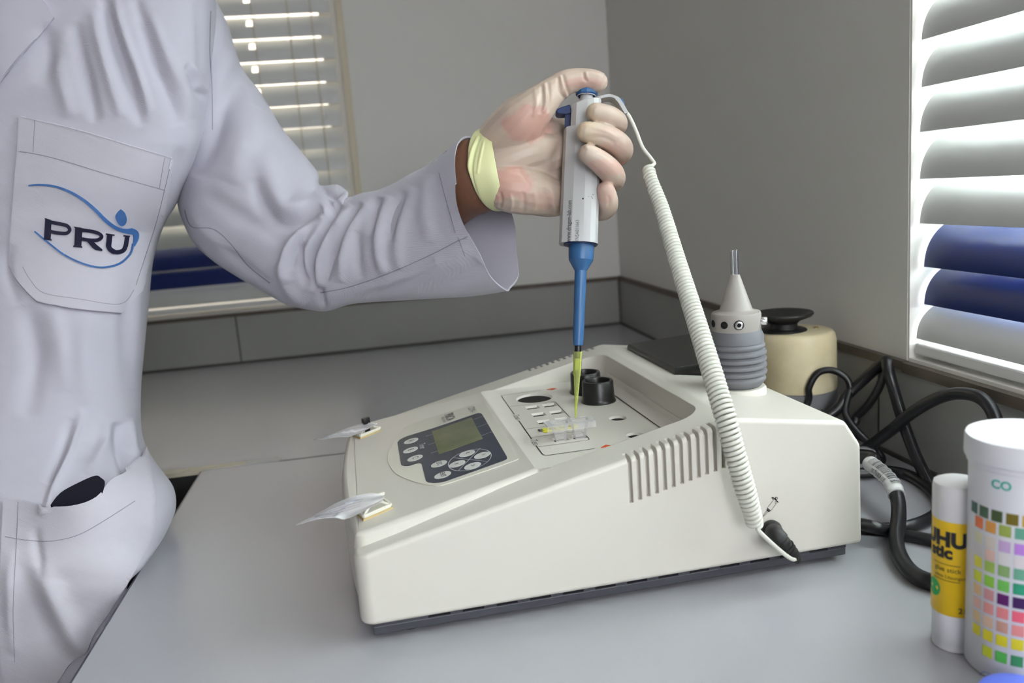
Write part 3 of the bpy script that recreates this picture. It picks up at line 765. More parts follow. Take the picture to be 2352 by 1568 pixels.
def tag_sheet(name, edgeA, edgeB, D0, D1, thick, m, parent, nu=14, wav=.0012):
    """curled sheet between two photo polylines, depth running D0 to D1, solid thickness"""
    A = cr(edgeA, 6); B = cr(edgeB, 6); n = min(len(A), len(B))
    bm = bmesh.new(); g = []
    for i in range(n):
        s = i/(n-1); row = []
        for k in range(nu+1):
            t = k/nu; x = A[i][0]*(1-t)+B[i][0]*t; y = A[i][1]*(1-t)+B[i][1]*t
            row.append(P(x, y, D0*(1-s)+D1*s-.010*t+wav*math.sin(9*t+4*s)))
        g.append(row)
    vs = [[bm.verts.new(p) for p in r] for r in g]; vs2 = [[bm.verts.new(p+V((0, 0, thick))) for p in r] for r in g]
    for i in range(n-1):
        for k in range(nu):
            bm.faces.new((vs[i][k], vs[i][k+1], vs[i+1][k+1], vs[i+1][k])); bm.faces.new((vs2[i][k], vs2[i+1][k], vs2[i+1][k+1], vs2[i][k+1]))
    for i in range(n-1):
        bm.faces.new((vs[i][0], vs[i+1][0], vs2[i+1][0], vs2[i][0])); bm.faces.new((vs[i][nu], vs2[i][nu], vs2[i+1][nu], vs[i+1][nu]))
    return bm_obj(name, bm, m, parent)
Dn = depth(fr1(0, 0, .01)); Df = depth(fr2(0, 0, .01))
t1 = empty('plastic_tag', P(760, 1185, Dn), 'clear plastic tag with a printed slip sticking out from the white tie', 'tag', 'clear tags tied to the analyser front')
tag_sheet('film', [(880, 1136), (840, 1134), (780, 1152), (730, 1180), (680, 1205)], [(880, 1150), (800, 1190), (770, 1189), (730, 1192), (680, 1206)], Dn-.008, Dn-.014, .0003, M['film'], t1)
tag_sheet('printed_slip', [(838, 1136), (800, 1145), (755, 1166), (722, 1184), (690, 1202)], [(800, 1162), (785, 1172), (762, 1184), (735, 1188), (692, 1203)], Dn-.0072, Dn-.0132, .0003, M['paper'], t1)
bm = bmesh.new()
for f_ in (.25, .5, .75, 1.0):
    q = cr([(835-8*f_, 1141+20*f_), (800-4*f_, 1148+24*f_), (755, 1167+15*f_), (722+3*f_, 1184+4*f_)], 6)
    sweep(bm, [P(a, b, Dn-.0125-.006*i/len(q)-.010*f_) for i, (a, b) in enumerate(q)], .00012, 5)
bm_obj('print_lines', bm, M['inkgrey'], t1)
t2 = empty('plastic_tag', P(770, 995, Df), 'crumpled clear plastic tag sticking out from the black tie', 'tag', 'clear tags tied to the analyser front')
tag_sheet('film', [(868, 972), (835, 972), (790, 986), (750, 1002), (718, 1010)], [(840, 988), (805, 1002), (775, 1004), (745, 1009), (718, 1011)], Df-.006, Df-.012, .0003, M['film'], t2, wav=.003)
#PART4
# ------------------------------------------------------------------ pipette (held, slightly tilted away)
TIP = P(1322, 962, .6840); TOPB = P(1348, 198, .7030)
AX = (TOPB-TIP).normalized(); LP = (TOPB-TIP).length
PC = -(CF-AX*CF.dot(AX)).normalized()          # towards the viewer side
PR = AX.cross(PC); PR = PR if PR.dot(CR) > 0 else -PR
def S(y): return (962-y)/764*LP
PXM = .694/F
def pp(x, t, s): return TIP+PR*(x*PXM)+PC*(t*PXM)+AX*s      # x,t in photo pixels at pipette distance
pi = empty('micropipette', TIP, 'grey and blue micropipette with yellow tip held in the gloved hand', 'pipette')
polyL = [(-48, 0), (-43, 22), (-22, 37), (4, 42), (20, 40), (32, 32), (39, 20), (41, 4), (40, -10), (34, -28), (10, -42), (-20, -40), (-43, -24)]
def shape(sx, lm, off=-4): return [(max(p[0]*sx, lm)+off, p[1]*sx) for p in polyL]
bm = bmesh.new()
levels = [(shape(.93, -99), S(575)), (shape(.93, -99), S(566)), (shape(.99, -99), S(565)), (shape(1.01, -99), S(567)), (shape(1.0, -99), S(560)), (shape(.985, -99), S(440)), (shape(.955, -99), S(302)), (shape(.955, -32), S(300)), (shape(.93, -31), S(243)), (shape(.85, -27), S(240))]
levels = levels[1:]
rings = [[bm.verts.new(pp(x, t, s+(x*.00010 if i >= len(levels)-2 else 0))) for x, t in L] for i, (L, s) in enumerate(levels)]
n = len(polyL)
for A, B in zip(rings, rings[1:]):
    for k in range(n): bm.faces.new((A[k], A[(k+1) % n], B[(k+1) % n], B[k]))
bm.faces.new(rings[0][::-1]); bm.faces.new(rings[-1])
body = bm_obj('handle', bm, M['pip'], pi, sharp=18)
bm = bmesh.new(); lathe(bm, [(41*.93*PXM, S(569)), (41*.93*PXM, S(562))], TIP+PR*(-3*PXM), AX, 32); bm_obj('lower_ring', bm, M['pnavy'], pi)
bm = bmesh.new()
lathe(bm, [(29*PXM, S(566)), (29.5*PXM, S(569)), (29*PXM, S(592)), (28*PXM, S(603)), (15*PXM, S(625)), (13.8*PXM, S(627)), (12.3*PXM, S(778)), (12.0*PXM, S(781)), (11*PXM, S(796)), (10*PXM, S(797.5))], TIP, AX, 40)
bm_obj('shaft', bm, M['pblue'], pi, sharp=25)
bm = bmesh.new(); lathe(bm, [(7.5*PXM, S(826)), (7.8*PXM, S(796))], TIP, AX, 24); bm_obj('nozzle', bm, M['black'], pi)
bm = bmesh.new()
lathe(bm, [(11.0*PXM, S(811)), (10.4*PXM, S(813)), (8.8*PXM, S(864)), (7.4*PXM, S(866)), (2.0*PXM, S(958)), (1.6*PXM, S(962)), (.8*PXM, S(962)), (1.0*PXM, S(957)), (6.4*PXM, S(865)), (7.8*PXM, S(862)), (9.6*PXM, S(813)), (10.2*PXM, S(811))], TIP, AX, 32, cap=False)
t_ = bm_obj('disposable_tip', bm, M['tipy'], pi); t_['label'] = 'translucent yellow tip'
bm = bmesh.new(); lathe(bm, [(15.5*PXM, S(246)), (15.5*PXM, S(214))], TIP, AX, 32); bm_obj('plunger_stem', bm, M['pip'], pi)
bm = bmesh.new(); lathe(bm, [(16*PXM, S(214)), (19*PXM, S(222)), (22.5*PXM, S(222)), (25.5*PXM, S(219)), (26*PXM, S(201)), (25.3*PXM, S(200))], TIP, AX, 12); bm_obj('plunger_button', bm, M['pblue'], pi, sharp=20)
bm = bmesh.new(); lathe(bm, [(20.2*PXM, S(221.8)), (21.6*PXM, S(223.2)), (22.4*PXM, S(221.8))], TIP, AX, 36, cap=False); bm_obj('button_ring', bm, M['hem'], pi)
def plate(name, pts, t0, t1, m, par, bev=0):
    bm = bmesh.new()
    A = [bm.verts.new(pp(x-1322-(962-y)/764*26, t0, S(y))) for x, y in pts]; B = [bm.verts.new(pp(x-1322-(962-y)/764*26, t1, S(y))) for x, y in pts]
    k = len(pts); bm.faces.new(A[::-1]); bm.faces.new(B)
    for i in range(k): bm.faces.new((A[i], A[(i+1) % k], B[(i+1) % k], B[i]))
    if bev: bmesh.ops.bevel(bm, geom=bm.edges[:], offset=bev, segments=2, affect='EDGES')
    return bm_obj(name, bm, m, par)
lv = plate('ejector_lever', [(1275, 262), (1284, 256), (1309, 247), (1311, 268), (1300, 270), (1280, 271), (1276, 268)], -16, 16, M['pnavy'], pi, .0007)
plate('ejector_rod', [(1297, 268), (1312, 268), (1312, 300), (1296, 306)], -9, 9, M['pnavy'], pi)
hk = cr([(1356, 237), (1372, 231), (1388, 225.5), (1402, 224), (1415, 229), (1424, 239), (1431, 251), (1438, 263)], 5)
up_ = [(x+1.5, y-2) for x, y in hk]
nrm = []
for i in range(len(hk)):
    a = hk[max(i-1, 0)]; b = hk[min(i+1, len(hk)-1)]; L = math.dist(a, b); nrm.append(((b[1]-a[1])/L, -(b[0]-a[0])/L))
th = [3.2 + (1.3 if i > len(hk)*.55 else 0) for i in range(len(hk))]; th[-1] = 2
loop = [(p[0]+n_[0]*t, p[1]+n_[1]*t) for p, n_, t in zip(hk, nrm, th)]+[(p[0]-n_[0]*t, p[1]-n_[1]*t) for p, n_, t in list(zip(hk, nrm, th))[::-1]]
plate('finger_rest', loop, -17, 17, M['pip'], pi)
i0 = int(len(hk)*.55); loop = [(p[0]+n_[0]*4.2, p[1]+n_[1]*4.2) for p, n_ in list(zip(hk, nrm))[i0:-5]]+[(p[0]+n_[0]*9*math.sin(math.pi*(j+.6)/(len(hk)-5-i0+.4)), p[1]+n_[1]*9*math.sin(math.pi*(j+.6)/(len(hk)-5-i0+.4))) for j, (p, n_) in enumerate(list(zip(hk, nrm))[i0:-5])][::-1]
plate('rest_pad', loop, -13, 13, M['pblue'], pi)
# lettering along two facets of the handle, reading upwards
bvh_h = BVHTree.FromObject(body, bpy.context.evaluated_depsgraph_get())
def on_handle(x, y):
    d = ray(x, y); h = bvh_h.ray_cast(C0, d.normalized()); return h[0]+(C0-h[0]).normalized()*.00022 if h[0] else P(x, y, .68)
text_obj('handle_text', 'www.dragon-lab.com', 13.5, lambda a, b, z=0: on_handle(1307.0-b+a*.035, 508-a), M['inkgrey'], pi, sx=.83, bold=.3)
text_obj('handle_text', 'YN5A011663', 11.5, lambda a, b, z=0: on_handle(1326.0-b+a*.03, 530-a), M['inkgrey'], pi, sx=.80)
for x, y, r in ((1339, 456, 2.2), (1352, 451, .8), (1362, 447, 1.0), (1358, 452, .9), (1361, 455, .9)):
    bm = bmesh.new(); q = on_handle(x, y); lathe(bm, [(r*PXM*.9, 0), (r*PXM*.9, .0001)], q, (C0-q).normalized(), 10); bm_obj('ink_mark', bm, M['ink'], pi)

# ------------------------------------------------------------------ coiled cord with plug
coil = empty('coiled_cord', P(1640, 870, .597), 'white coiled cord from the pipette to the black plug on the analyser side', 'cord')
cp = cr([(1489, 386, .7030), (1497, 418, .697), (1520, 480, .685), (1556, 600, .658), (1600, 740, .625), (1640, 870, .597), (1665, 955, .584), (1688, 1040, .582), (1712, 1125, .585), (1728, 1180, .590), (1733, 1205, .594)], 60)
cpts = [P(*q) for q in cp]
hw = {386: 15, 480: 18, 600: 20.5, 740: 23, 870: 25, 955: 25.5, 1125: 24.5, 1205: 20}
ks = sorted(hw)
def hwy(y):
    if y <= ks[0]: return hw[ks[0]]
    for a, b in zip(ks, ks[1:]):
        if y <= b: return hw[a]+(hw[b]-hw[a])*(y-a)/(b-a)
    return hw[ks[-1]]
path = [P(1438, 258, .703), P(1447, 270, .702), P(1462, 303, .702), P(1476, 338, .702), P(1494, 362, .703), P(1504, 376, .703)]
path = [V(p) for p in cr(path, 8)]
ang = 0.0; acc = 0; step = .0031
prev = cpts[0]
dens = 22
lenacc = 0; nxt = 0
T = (cpts[1]-cpts[0]).normalized()
X = (CR-T*CR.dot(T)).normalized()
hel = []
for i in range(1, len(cpts)):
    seg = cpts[i]-cpts[i-1]; L = seg.length; T = seg.normalized(); X = (CR-T*CR.dot(T)).normalized(); Y = T.cross(X)
    while nxt <= lenacc+L:
        f_ = (nxt-lenacc)/L; c_ = cpts[i-1]+seg*f_; y_ = cp[i-1][1]+(cp[i][1]-cp[i-1][1])*f_; D_ = cp[i-1][2]
        pit = .00315+.00030*max(0, min(1, (y_-600)/400))
        r_ = (hwy(y_)*D_/F-.0015); a = ang
        hel.append(c_+X*math.cos(a)*r_+Y*math.sin(a)*r_); ang += 2*math.pi/dens; nxt += pit/dens
    lenacc += L
path = path[:-1]+hel[3:]
tail = [hel[-1], P(1742, 1218, .590), P(1770, 1245, .592), P(1800, 1271, .596), P(1820, 1284, .599), P(1829, 1281, .603)]
path += [V(p) for p in cr(tail, 6)][2:]
bm = bmesh.new(); sweep(bm, path, .00155, 10)
bm_obj('coil_wire', bm, M['coil'], coil)
q = W(.2905, 0, .0385)
bm = bmesh.new(); lathe(bm, [(.0060, -.0002), (.0062, .0012), (.0078, .0016), (.0080, .0042), (.0070, .0060), (.004, .0066)], q, -NA, 40)
pts = [q-NA*.0065+V((0, 0, .000)), P(1782, 1228, .603), P(1795, 1242, .602), P(1806, 1255, .602), P(1816, 1266, .603), P(1824, 1276, .604), P(1830, 1283, .605)]
sweep(bm, [V(p) for p in cr(pts, 6)], [.0068]*4+[.0064]*8+[.0056]*4+[.0052]*5+[.0048]*6+[.0042]*6+[.0036]*4, 20)
dv = (pts[-1]-pts[-3]).normalized()
for k in range(4): lathe(bm, [(.0040, -.0005), (.0058-.0004*k, -.0003), (.0058-.0004*k, .0007), (.0040, .0010)], P(1806+6*k, 1254+7.2*k, .602+.0007*k), dv, 24)
bm_obj('plug', bm, M['rubber'], coil)

# ------------------------------------------------------------------ person: body, coat, glove
import numpy as np
pe = empty('person', V((-.93, -.86, FZ)), 'person in a pale lab coat and latex glove pressing a pipette', 'person')
nCR, nCD, nCF, nC0 = (np.array(v) for v in (CR, CD, CF, C0))
def projn(p):
    q = p-nC0; z = q@nCF; return 1176+F*(q@nCR)/z, 784+F*(q@nCD)/z
def sculpt(me, strokes, both=False):
    """push vertices that face the camera along their normals around fold lines"""
    n = len(me.vertices); co = np.empty(n*3); me.vertices.foreach_get('co', co); co = co.reshape(-1, 3)
    no = np.empty(n*3); me.vertices.foreach_get('normal', no); no = no.reshape(-1, 3)
    x, y = projn(co); v = nC0-co; v /= np.linalg.norm(v, axis=1)[:, None]
    face = np.clip((no*v).sum(1)*2.2, 0, 1); disp = np.zeros(n)
    for s in strokes:
        pts, wd, amp = s[0], s[1], s[2]
        pts = cr(pts, 5); best = np.full(n, 1e9); tb = np.zeros(n); L = len(pts)-1
        for i in range(L):
            ax, ay = pts[i]; bx, by = pts[i+1]; dx, dy = bx-ax, by-ay; l2 = dx*dx+dy*dy+1e-9
            t = np.clip(((x-ax)*dx+(y-ay)*dy)/l2, 0, 1); d = np.hypot(x-ax-t*dx, y-ay-t*dy)
            m = d < best; best[m] = d[m]; tb[m] = (i+t[m])/L
        tap = np.clip(np.sin(np.pi*np.clip(tb, 0, 1)), 0, 1)**.6 if len(s) < 4 else np.ones(n)
        disp += amp*np.exp(-(best/wd)**2)*tap
    co += no*(disp*face)[:, None]
    me.vertices.foreach_set('co', co.reshape(-1)); me.update()
def lerp_tab(tab, n):
    """tab rows -> n interpolated rows by Catmull-Rom in index space"""
    k = max(2, n//(len(tab)-1)); return cr(tab, k)
def world_x(px_y, D, X):           # photo column where a point at depth D has world x = X
    return 1176+F*((X-C0.x)/D-CF.x-CD.x*(px_y-784)/F)/CR.x
def ring_pts(cx, cy, hwx, D, b, nth, e=2.5, tilt=0.0):
    r = []
    nf = int(nth*.86)
    for k in range(nth):
        a = math.pi*k/nf if k < nf else math.pi+math.pi*(k-nf)/(nth-nf); c_, s_ = math.cos(a), math.sin(a)
        x = math.copysign(abs(c_)**(2/e), c_); z = math.copysign(abs(s_)**(2/e), s_)
        r.append(P(cx+hwx*x, cy+tilt*z, D-b*z))
    return r
# torso of the coat : row y, right silhouette x, side depth, front depth, half width in metres
rows = [(-430, 300, .90, .82, .10), (-300, 380, .89, .765, .16), (-150, 470, .885, .75, .20), (0, 496, .88, .745, .215), (150, 490, .875, .74, .215), (280, 478, .872, .74, .21), (370, 452, .87, .74, .205),
        (430, 424, .868, .74, .20), (475, 402, .865, .742, .198), (520, 376, .862, .742, .195), (600, 352, .86, .745, .192), (700, 342, .86, .745, .19), (800, 332, .86, .745, .188), (900, 324, .855, .742, .188),
        (990, 326, .845, .735, .19), (1040, 344, .835, .725, .192), (1080, 372, .825, .712, .195), (1120, 399, .81, .70, .196), (1165, 404, .795, .692, .196), (1210, 388, .78, .686, .196), (1250, 366, .765, .68, .196),
        (1300, 331, .728, .672, .196), (1350, 292, .708, .670, .196), (1420, None, .735, .674, .195), (1520, None, .76, .678, .195), (1700, None, .80, .69, .195), (2000, None, .83, .70, .20), (2500, None, .86, .72, .21), (3000, None, .88, .74, .22)]
tab = []
for y, xr, Dc, Df, hwm in rows:
    if xr is None: xr = world_x(y, Dc, -.7415)
    tab.append((float(y), xr, Dc, Df, hwm))
R_ = []
full = cr(tab, 24)
for i_, r_ in enumerate(full):
    if -60 < r_[0] < 1650 or i_ % 6 == 0 or i_ == len(full)-1: R_.append(r_)
NT = 420
vs = []; NR = len(R_)
for y, xr, Dc, Df, hwm in R_:
    hx_ = hwm*F/Dc
    ee = 4.2 if y < 330 else (4.2-1.7*min(1, (y-330)/200))
    vs += ring_pts(xr-hx_, y, hx_, Dc, Dc-Df, NT, ee)
fs = []
for i in range(NR-1):
    for k in range(NT): fs.append((i*NT+k, i*NT+(k+1) % NT, (i+1)*NT+(k+1) % NT, (i+1)*NT+k))
fs.append(tuple(range(NT))); fs.append(tuple(range((NR-1)*NT, NR*NT))[::-1])
ct = mesh_obj('coat_body', vs, fs, None, None)
bm = bmesh.new(); bm.from_mesh(ct.data); bmesh.ops.recalc_face_normals(bm, faces=bm.faces); bm.to_mesh(ct.data); bm.free()
g = -1; r = 1
sculpt(ct.data, [
    ([(236, -20), (247, 40), (268, 110), (300, 200), (328, 290)], 15, -0.0071), ([(262, 0), (285, 80), (318, 170), (345, 260)], 12, 0.0044),
    ([(308, -10), (335, 75), (366, 165), (396, 235), (410, 290)], 15, -0.0071), ([(215, 20), (230, 100), (255, 190), (280, 270)], 14, 0.0041),
    ([(172, 50), (188, 140), (205, 210), (222, 280)], 15, -0.0061), ([(345, 30), (380, 120), (420, 200), (445, 270)], 14, 0.0037),
    ([(102, 60), (108, 130), (100, 200)], 18, -0.0051), ([(425, 150), (446, 180), (452, 206), (480, 226)], 8, -0.0051), ([(440, 148), (460, 175), (468, 200), (490, 214)], 7, 0.0031),
    ([(130, 130), (150, 220), (165, 270)], 16, 0.0034), ([(455, 0), (462, 100), (466, 200), (465, 300)], 12, -0.0026),
    ([(440, 300), (425, 380), (380, 460), (350, 520)], 16, 0.0031), ([(418, 340), (395, 430), (370, 480)], 12, -0.0026),
    ([(190, 940), (160, 1040), (125, 1120), (105, 1180)], 9, 0.0051), ([(165, 960), (140, 1040), (105, 1110)], 12, -0.0037),
    ([(270, 970), (275, 1030), (290, 1090)], 14, -0.0068), ([(245, 960), (240, 1020), (200, 1090)], 14, 0.0044), ([(300, 960), (305, 1020), (318, 1050)], 10, 0.0048),
    ([(60, 700), (80, 820), (60, 960)], 26, -0.0051), ([(210, 720), (190, 820), (205, 930)], 26, 0.0051), ([(300, 640), (290, 760), (300, 900)], 20, -0.0037),
    ([(120, 700), (140, 800), (150, 900)], 24, 0.0034), ([(330, 560), (315, 700), (320, 850)], 12, 0.0026),
    ([(30, 560), (20, 620), (40, 700)], 12, -0.0026)])
rng = np.random.default_rng(3)
for p in ct.data.polygons: p.use_smooth = True
ct.data.materials.append(M['coat'])
coat = bpy.data.objects.new('lab_coat', None); link(coat, pe)
coat['label'] = 'pale lavender grey lab coat'
ct.parent = coat; bpy.context.view_layer.update()
def make_bvh(*obs):
    v = []; f = []
    for o in obs:
        b0 = len(v); v += [tuple(q.co) for q in o.data.vertices]; f += [tuple(i+b0 for i in p.vertices) for p in o.data.polygons]
    return BVHTree.FromPolygons(v, f)
# sleeve
def sleeve_rows():
    # upper point, lower point, depth, depth half size, skew px of the near side
    return [((400, 30), (380, 230), .890, .050, 0), ((470, -20), (394, 330), .888, .066, 0), ((518, 45), (402, 420), .880, .074, 0), ((553, 150), (408, 472), .870, .074, 0), ((600, 215), (420, 510), .862, .071, 0),
            ((645, 290), (446, 560), .853, .066, 0), ((692, 348), (490, 600), .848, .064, 0), ((729, 395), (545, 636), .842, .062, 0), ((735, 425), (605, 670), .835, .060, 0), ((775, 424), (660, 700), .826, .058, 5),
            ((797, 441), (715, 712), .815, .056, 8), ((800, 453), (752, 714), .804, .053, 8), ((832, 443), (800, 700), .793, .051, 8), ((868, 436), (850, 694), .782, .050, 10), ((905, 420), (905, 691), .770, .049, 14),
            ((945, 398), (960, 688), .758, .048, 18), ((985, 378), (1015, 685), .746, .047, 26), ((1020, 352), (1068, 682), .735, .046, 36), ((1050, 330), (1120, 676), .725, .046, 48), ((1076, 312), (1172, 669), .716, .046, 60)]
SR = cr([(a[0], a[1], b[0], b[1], D, dd, k) for a, b, D, dd, k in sleeve_rows()], 14)
NT2 = 260
def sl_ring(row, scale=1.0, wob=0.0):
    ux, uy, lx, ly, D, dd, k = row; out = []
    mx, my = (ux+lx)/2, (uy+ly)/2; hx_, hy_ = (ux-lx)/2*scale, (uy-ly)/2*scale
    for i in range(NT2):
        a = 2*math.pi*i/NT2; c_, s_ = math.cos(a), math.sin(a)
        e = 2.25; cc_ = math.copysign(abs(c_)**(2/e), c_); ss = math.copysign(abs(s_)**(2/e), s_)
        kk = k if s_ > 0 else k*1.15
        # wavy hem on the lower right
        wv = wob*(7*math.sin(3*a+.6)+4*math.sin(7*a)) if c_ < .35 else 0
        out.append(P(mx+hx_*cc_-kk*ss*(1 if s_ > 0 else .62)+wv, my+hy_*cc_+wv*.2, D-dd*scale*ss))
    return out
vs = []; NS = len(SR)
for j, row in enumerate(SR):
    wob = max(0, (j-(NS-18))/18)
    vs += sl_ring(row, 1.0, wob)
inner = []
for j, (back, sc) in enumerate(((0, .975), (6, .955), (20, .945), (45, .93), (80, .90))):
    row = SR[NS-1-back]; vs += sl_ring(row, sc, 1.0 if back == 0 else max(0, (18-back)/18)); inner.append(j)
tot = NS+5; fs = []
for i in range(tot-1):
    for k in range(NT2): fs.append((i*NT2+k, i*NT2+(k+1) % NT2, (i+1)*NT2+(k+1) % NT2, (i+1)*NT2+k))
fs.append(tuple(range(NT2))); fs.append(tuple(range((tot-1)*NT2, tot*NT2))[::-1])
sv = mesh_obj('coat_sleeve', vs, fs, None, None)
bm = bmesh.new(); bm.from_mesh(sv.data); bmesh.ops.recalc_face_normals(bm, faces=bm.faces); bm.to_mesh(sv.data); bm.free()
sculpt(sv.data, [
    ([(560, 160), (512, 245), (484, 320), (444, 405)], 26, -.009), ([(600, 250), (560, 330), (530, 420)], 30, .005), ([(540, 120), (520, 170)], 20, .004),
    ([(470, 440), (520, 480), (600, 520), (650, 560)], 22, -.004), ([(430, 470), (470, 530), (540, 580)], 16, .003),
    ([(585, 410), (605, 470), (640, 512), (690, 508), (745, 485)], 17, -.0075), ([(600, 350), (632, 440), (660, 478), (715, 465), (752, 455)], 22, .0065),
    ([(757, 482), (700, 528), (664, 573), (654, 618), (664, 648)], 11, .0080), ([(735, 500), (690, 550), (672, 590), (672, 620)], 9, -.005),
    ([(782, 468), (744, 523), (723, 573), (716, 633), (724, 664)], 9, -.0105), ([(765, 488), (733, 530), (702, 580), (700, 640)], 7, .003), ([(690, 560), (692, 620), (705, 660)], 9, -.006),
    ([(805, 468), (762, 540), (734, 600), (727, 660)], 9, .0060), ([(832, 468), (785, 530), (756, 600), (746, 650)], 10, -.0065),
    ([(850, 455), (812, 520), (788, 590), (782, 650)], 11, .0052), ([(822, 530), (820, 600), (830, 640)], 12, -.0040), ([(872, 452), (860, 500), (852, 540)], 10, -.0055),
    ([(895, 450), (872, 520), (872, 590), (884, 630)], 12, .0050), ([(930, 440), (902, 500), (892, 560)], 12, -.0045), ([(950, 430), (925, 500), (912, 570), (920, 620)], 14, .003),
    ([(738, 420), (770, 412), (797, 430), (792, 455), (764, 472)], 9, .0055), ([(742, 440), (765, 448), (780, 458)], 8, -.0060), ([(735, 395), (742, 420), (740, 450)], 8, -.003),
    ([(980, 400), (975, 480), (990, 560)], 18, .0022), ([(1000, 600), (900, 660), (820, 680)], 20, -.0035), ([(1080, 570), (1000, 610), (900, 650), (820, 672)], 10, .0022),
    ([(1100, 600), (1050, 640), (960, 670)], 18, -.003), ([(640, 600), (660, 660), (700, 700)], 14, .004), ([(735, 660), (738, 690), (748, 712)], 8, -.006), ([(505, 560), (560, 610), (620, 655)], 12, -.003)])
for p in sv.data.polygons: p.use_smooth = True
sv.data.materials.append(M['coat']); sv.parent = coat
BV = make_bvh(ct); BS = make_bvh(sv); BA = make_bvh(ct, sv)

def decal(name, polys, off, m, parent, bvh, th=.0012, sub=9, frame=None, hook=None):
    """solid patch following the cloth: polys are photo outlines, projected onto the surface bvh"""
    bm = bmesh.new()
    if frame is None:
        for poly in polys:
            vv = [bm.verts.new((x, y, 0)) for x, y in poly]; bm.faces.new(vv)
        bmesh.ops.triangulate(bm, faces=bm.faces)
    else: bm.from_mesh(polys)
    for _ in range(6):
        es = [e for e in bm.edges if e.calc_length() > sub]
        if not es: break
        bmesh.ops.subdivide_edges(bm, edges=es, cuts=1); bmesh.ops.triangulate(bm, faces=bm.faces)
    bmesh.ops.recalc_face_normals(bm, faces=bm.faces)
    r = bmesh.ops.extrude_face_region(bm, geom=bm.faces[:]); ex = set(v for v in r['geom'] if isinstance(v, bmesh.types.BMVert))
    last = V((0, 0, 0))
    for v in bm.verts:
        x, y = v.co.x, v.co.y
        d = ray(x, y).normalized(); h = bvh.ray_cast(C0, d)
        if h[0] is None:
            h2 = bvh.find_nearest(C0+d*.8); q, nn = h2[0], h2[1]
        else: q, nn = h[0], h[1]
        if nn.dot(d) > 0: nn = -nn
        o_ = off + (hook(x, y) if hook else 0)
        nn = (nn*.5-d*.5).normalized()
        v.co = q+nn*(o_ if v in ex else o_-th)
    return bm_obj(name, bm, m, parent, sharp=60)
def thick(pts, wd):
    """px polyline to outline polygon with width wd (number or list)"""
    n = len(pts); wd = [wd]*n if not hasattr(wd, '__len__') else wd; L = []; R2 = []
    for i in range(n):
        a = pts[max(i-1, 0)]; b = pts[min(i+1, n-1)]; l = math.dist(a, b)+1e-9; nx, ny = -(b[1]-a[1])/l, (b[0]-a[0])/l
        L.append((pts[i][0]+nx*wd[i]/2, pts[i][1]+ny*wd[i]/2)); R2.append((pts[i][0]-nx*wd[i]/2, pts[i][1]-ny*wd[i]/2))
    return L+R2[::-1]
def quads(pts, wd):
    n = len(pts); o = thick(pts, wd); return [[o[i], o[i+1], o[2*n-2-i], o[2*n-1-i]] for i in range(n-1)]
# chest pocket with stitching; its edge shadow and highlight are painted strips
pk_out = cr([(45, 268), (42, 330), (34, 430), (24, 560), (21, 608)], 4)+cr([(21, 610), (50, 655), (84, 690)], 3)[1:]+cr([(84, 692), (170, 708), (277, 718)], 3)[1:]+cr([(277, 718), (300, 695), (324, 668)], 3)[1:]+cr([(324, 664), (345, 600), (372, 500), (398, 364)], 4)[1:]+cr([(398, 362), (300, 334), (180, 298), (47, 266)], 4)[1:-1]
pocket = decal('chest_pocket', [pk_out], .0030, M['coat_lit'], coat, BV, .0040, 12)
BP = make_bvh(ct, pocket)
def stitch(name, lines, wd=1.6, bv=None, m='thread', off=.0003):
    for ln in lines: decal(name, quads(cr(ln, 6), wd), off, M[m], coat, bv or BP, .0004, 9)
stitch('pocket_edge_shade', [[(46, 268), (41, 360), (32, 470), (22, 608)], [(22, 611), (50, 656), (85, 693)], [(85, 693), (170, 709), (276, 719)], [(277, 718), (324, 668)]], 2.6, BV, 'thread', .0022)  # dark strips paint the shadow at the pocket edges
stitch('hem_edge_highlight', [[(47, 267), (180, 298), (300, 334), (397, 363)]], 2.6, None, 'hem', .0006)  # pale strip paints the highlight on the top edge
stitch('stitching', [[(38, 346), (120, 362), (240, 398), (378, 437)], [(42, 348), (60, 351)]], 1.7)
stitch('stitching', [[(80, 272), (76, 350)], [(52, 612), (68, 640), (100, 672), (180, 686), (275, 698), (308, 665)]], 1.2)
stitch('stitching', [[(378, 362), (366, 432)], [(393, 372), (362, 500), (330, 600), (312, 655)]], 1.2)
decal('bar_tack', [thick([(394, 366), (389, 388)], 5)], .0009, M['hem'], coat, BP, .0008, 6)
k9 = lambda x, y: (x/2.957, 230+y/2.957)
def emb(name, items, m, off=.0012):
    polys = []
    for pts, wd in items:
        c5 = cr([p+(w_,) for p, w_ in zip(pts, wd if hasattr(wd, '__len__') else [wd]*len(pts))], 4)
        q = [k9(p[0], p[1]) for p in c5]; polys += quads(q, [p[2]/2.957 for p in c5])
    return decal(name, polys, off, M[m], pocket, BP, .0012, 9)
emb('embroidered_swoosh', [([(195, 580), (270, 575), (370, 585), (470, 620), (560, 672), (640, 738), (720, 818), (790, 868), (850, 888), (900, 890)], [8, 12, 14, 16, 18, 22, 24, 24, 30, 44]),
                           ([(890, 872), (918, 900), (922, 940), (905, 990)], [10, 40, 34, 14]), ([(235, 890), (330, 968), (430, 1045), (540, 1100), (640, 1130), (720, 1133), (810, 1110), (870, 1060), (893, 1020), (902, 975)], [9, 11, 12, 12, 12, 13, 14, 12, 12, 14])], 'eblue')
decal('embroidered_drop', [[k9(*p) for p in cr([(820, 740), (795, 765), (783, 795), (800, 835), (825, 853), (850, 840), (860, 805), (848, 765), (822, 740)], 3)[:-1]]], .0012, M['eblue'], pocket, BP, .0012, 9)
def ebox(pts): return [k9(*p) for p in pts]
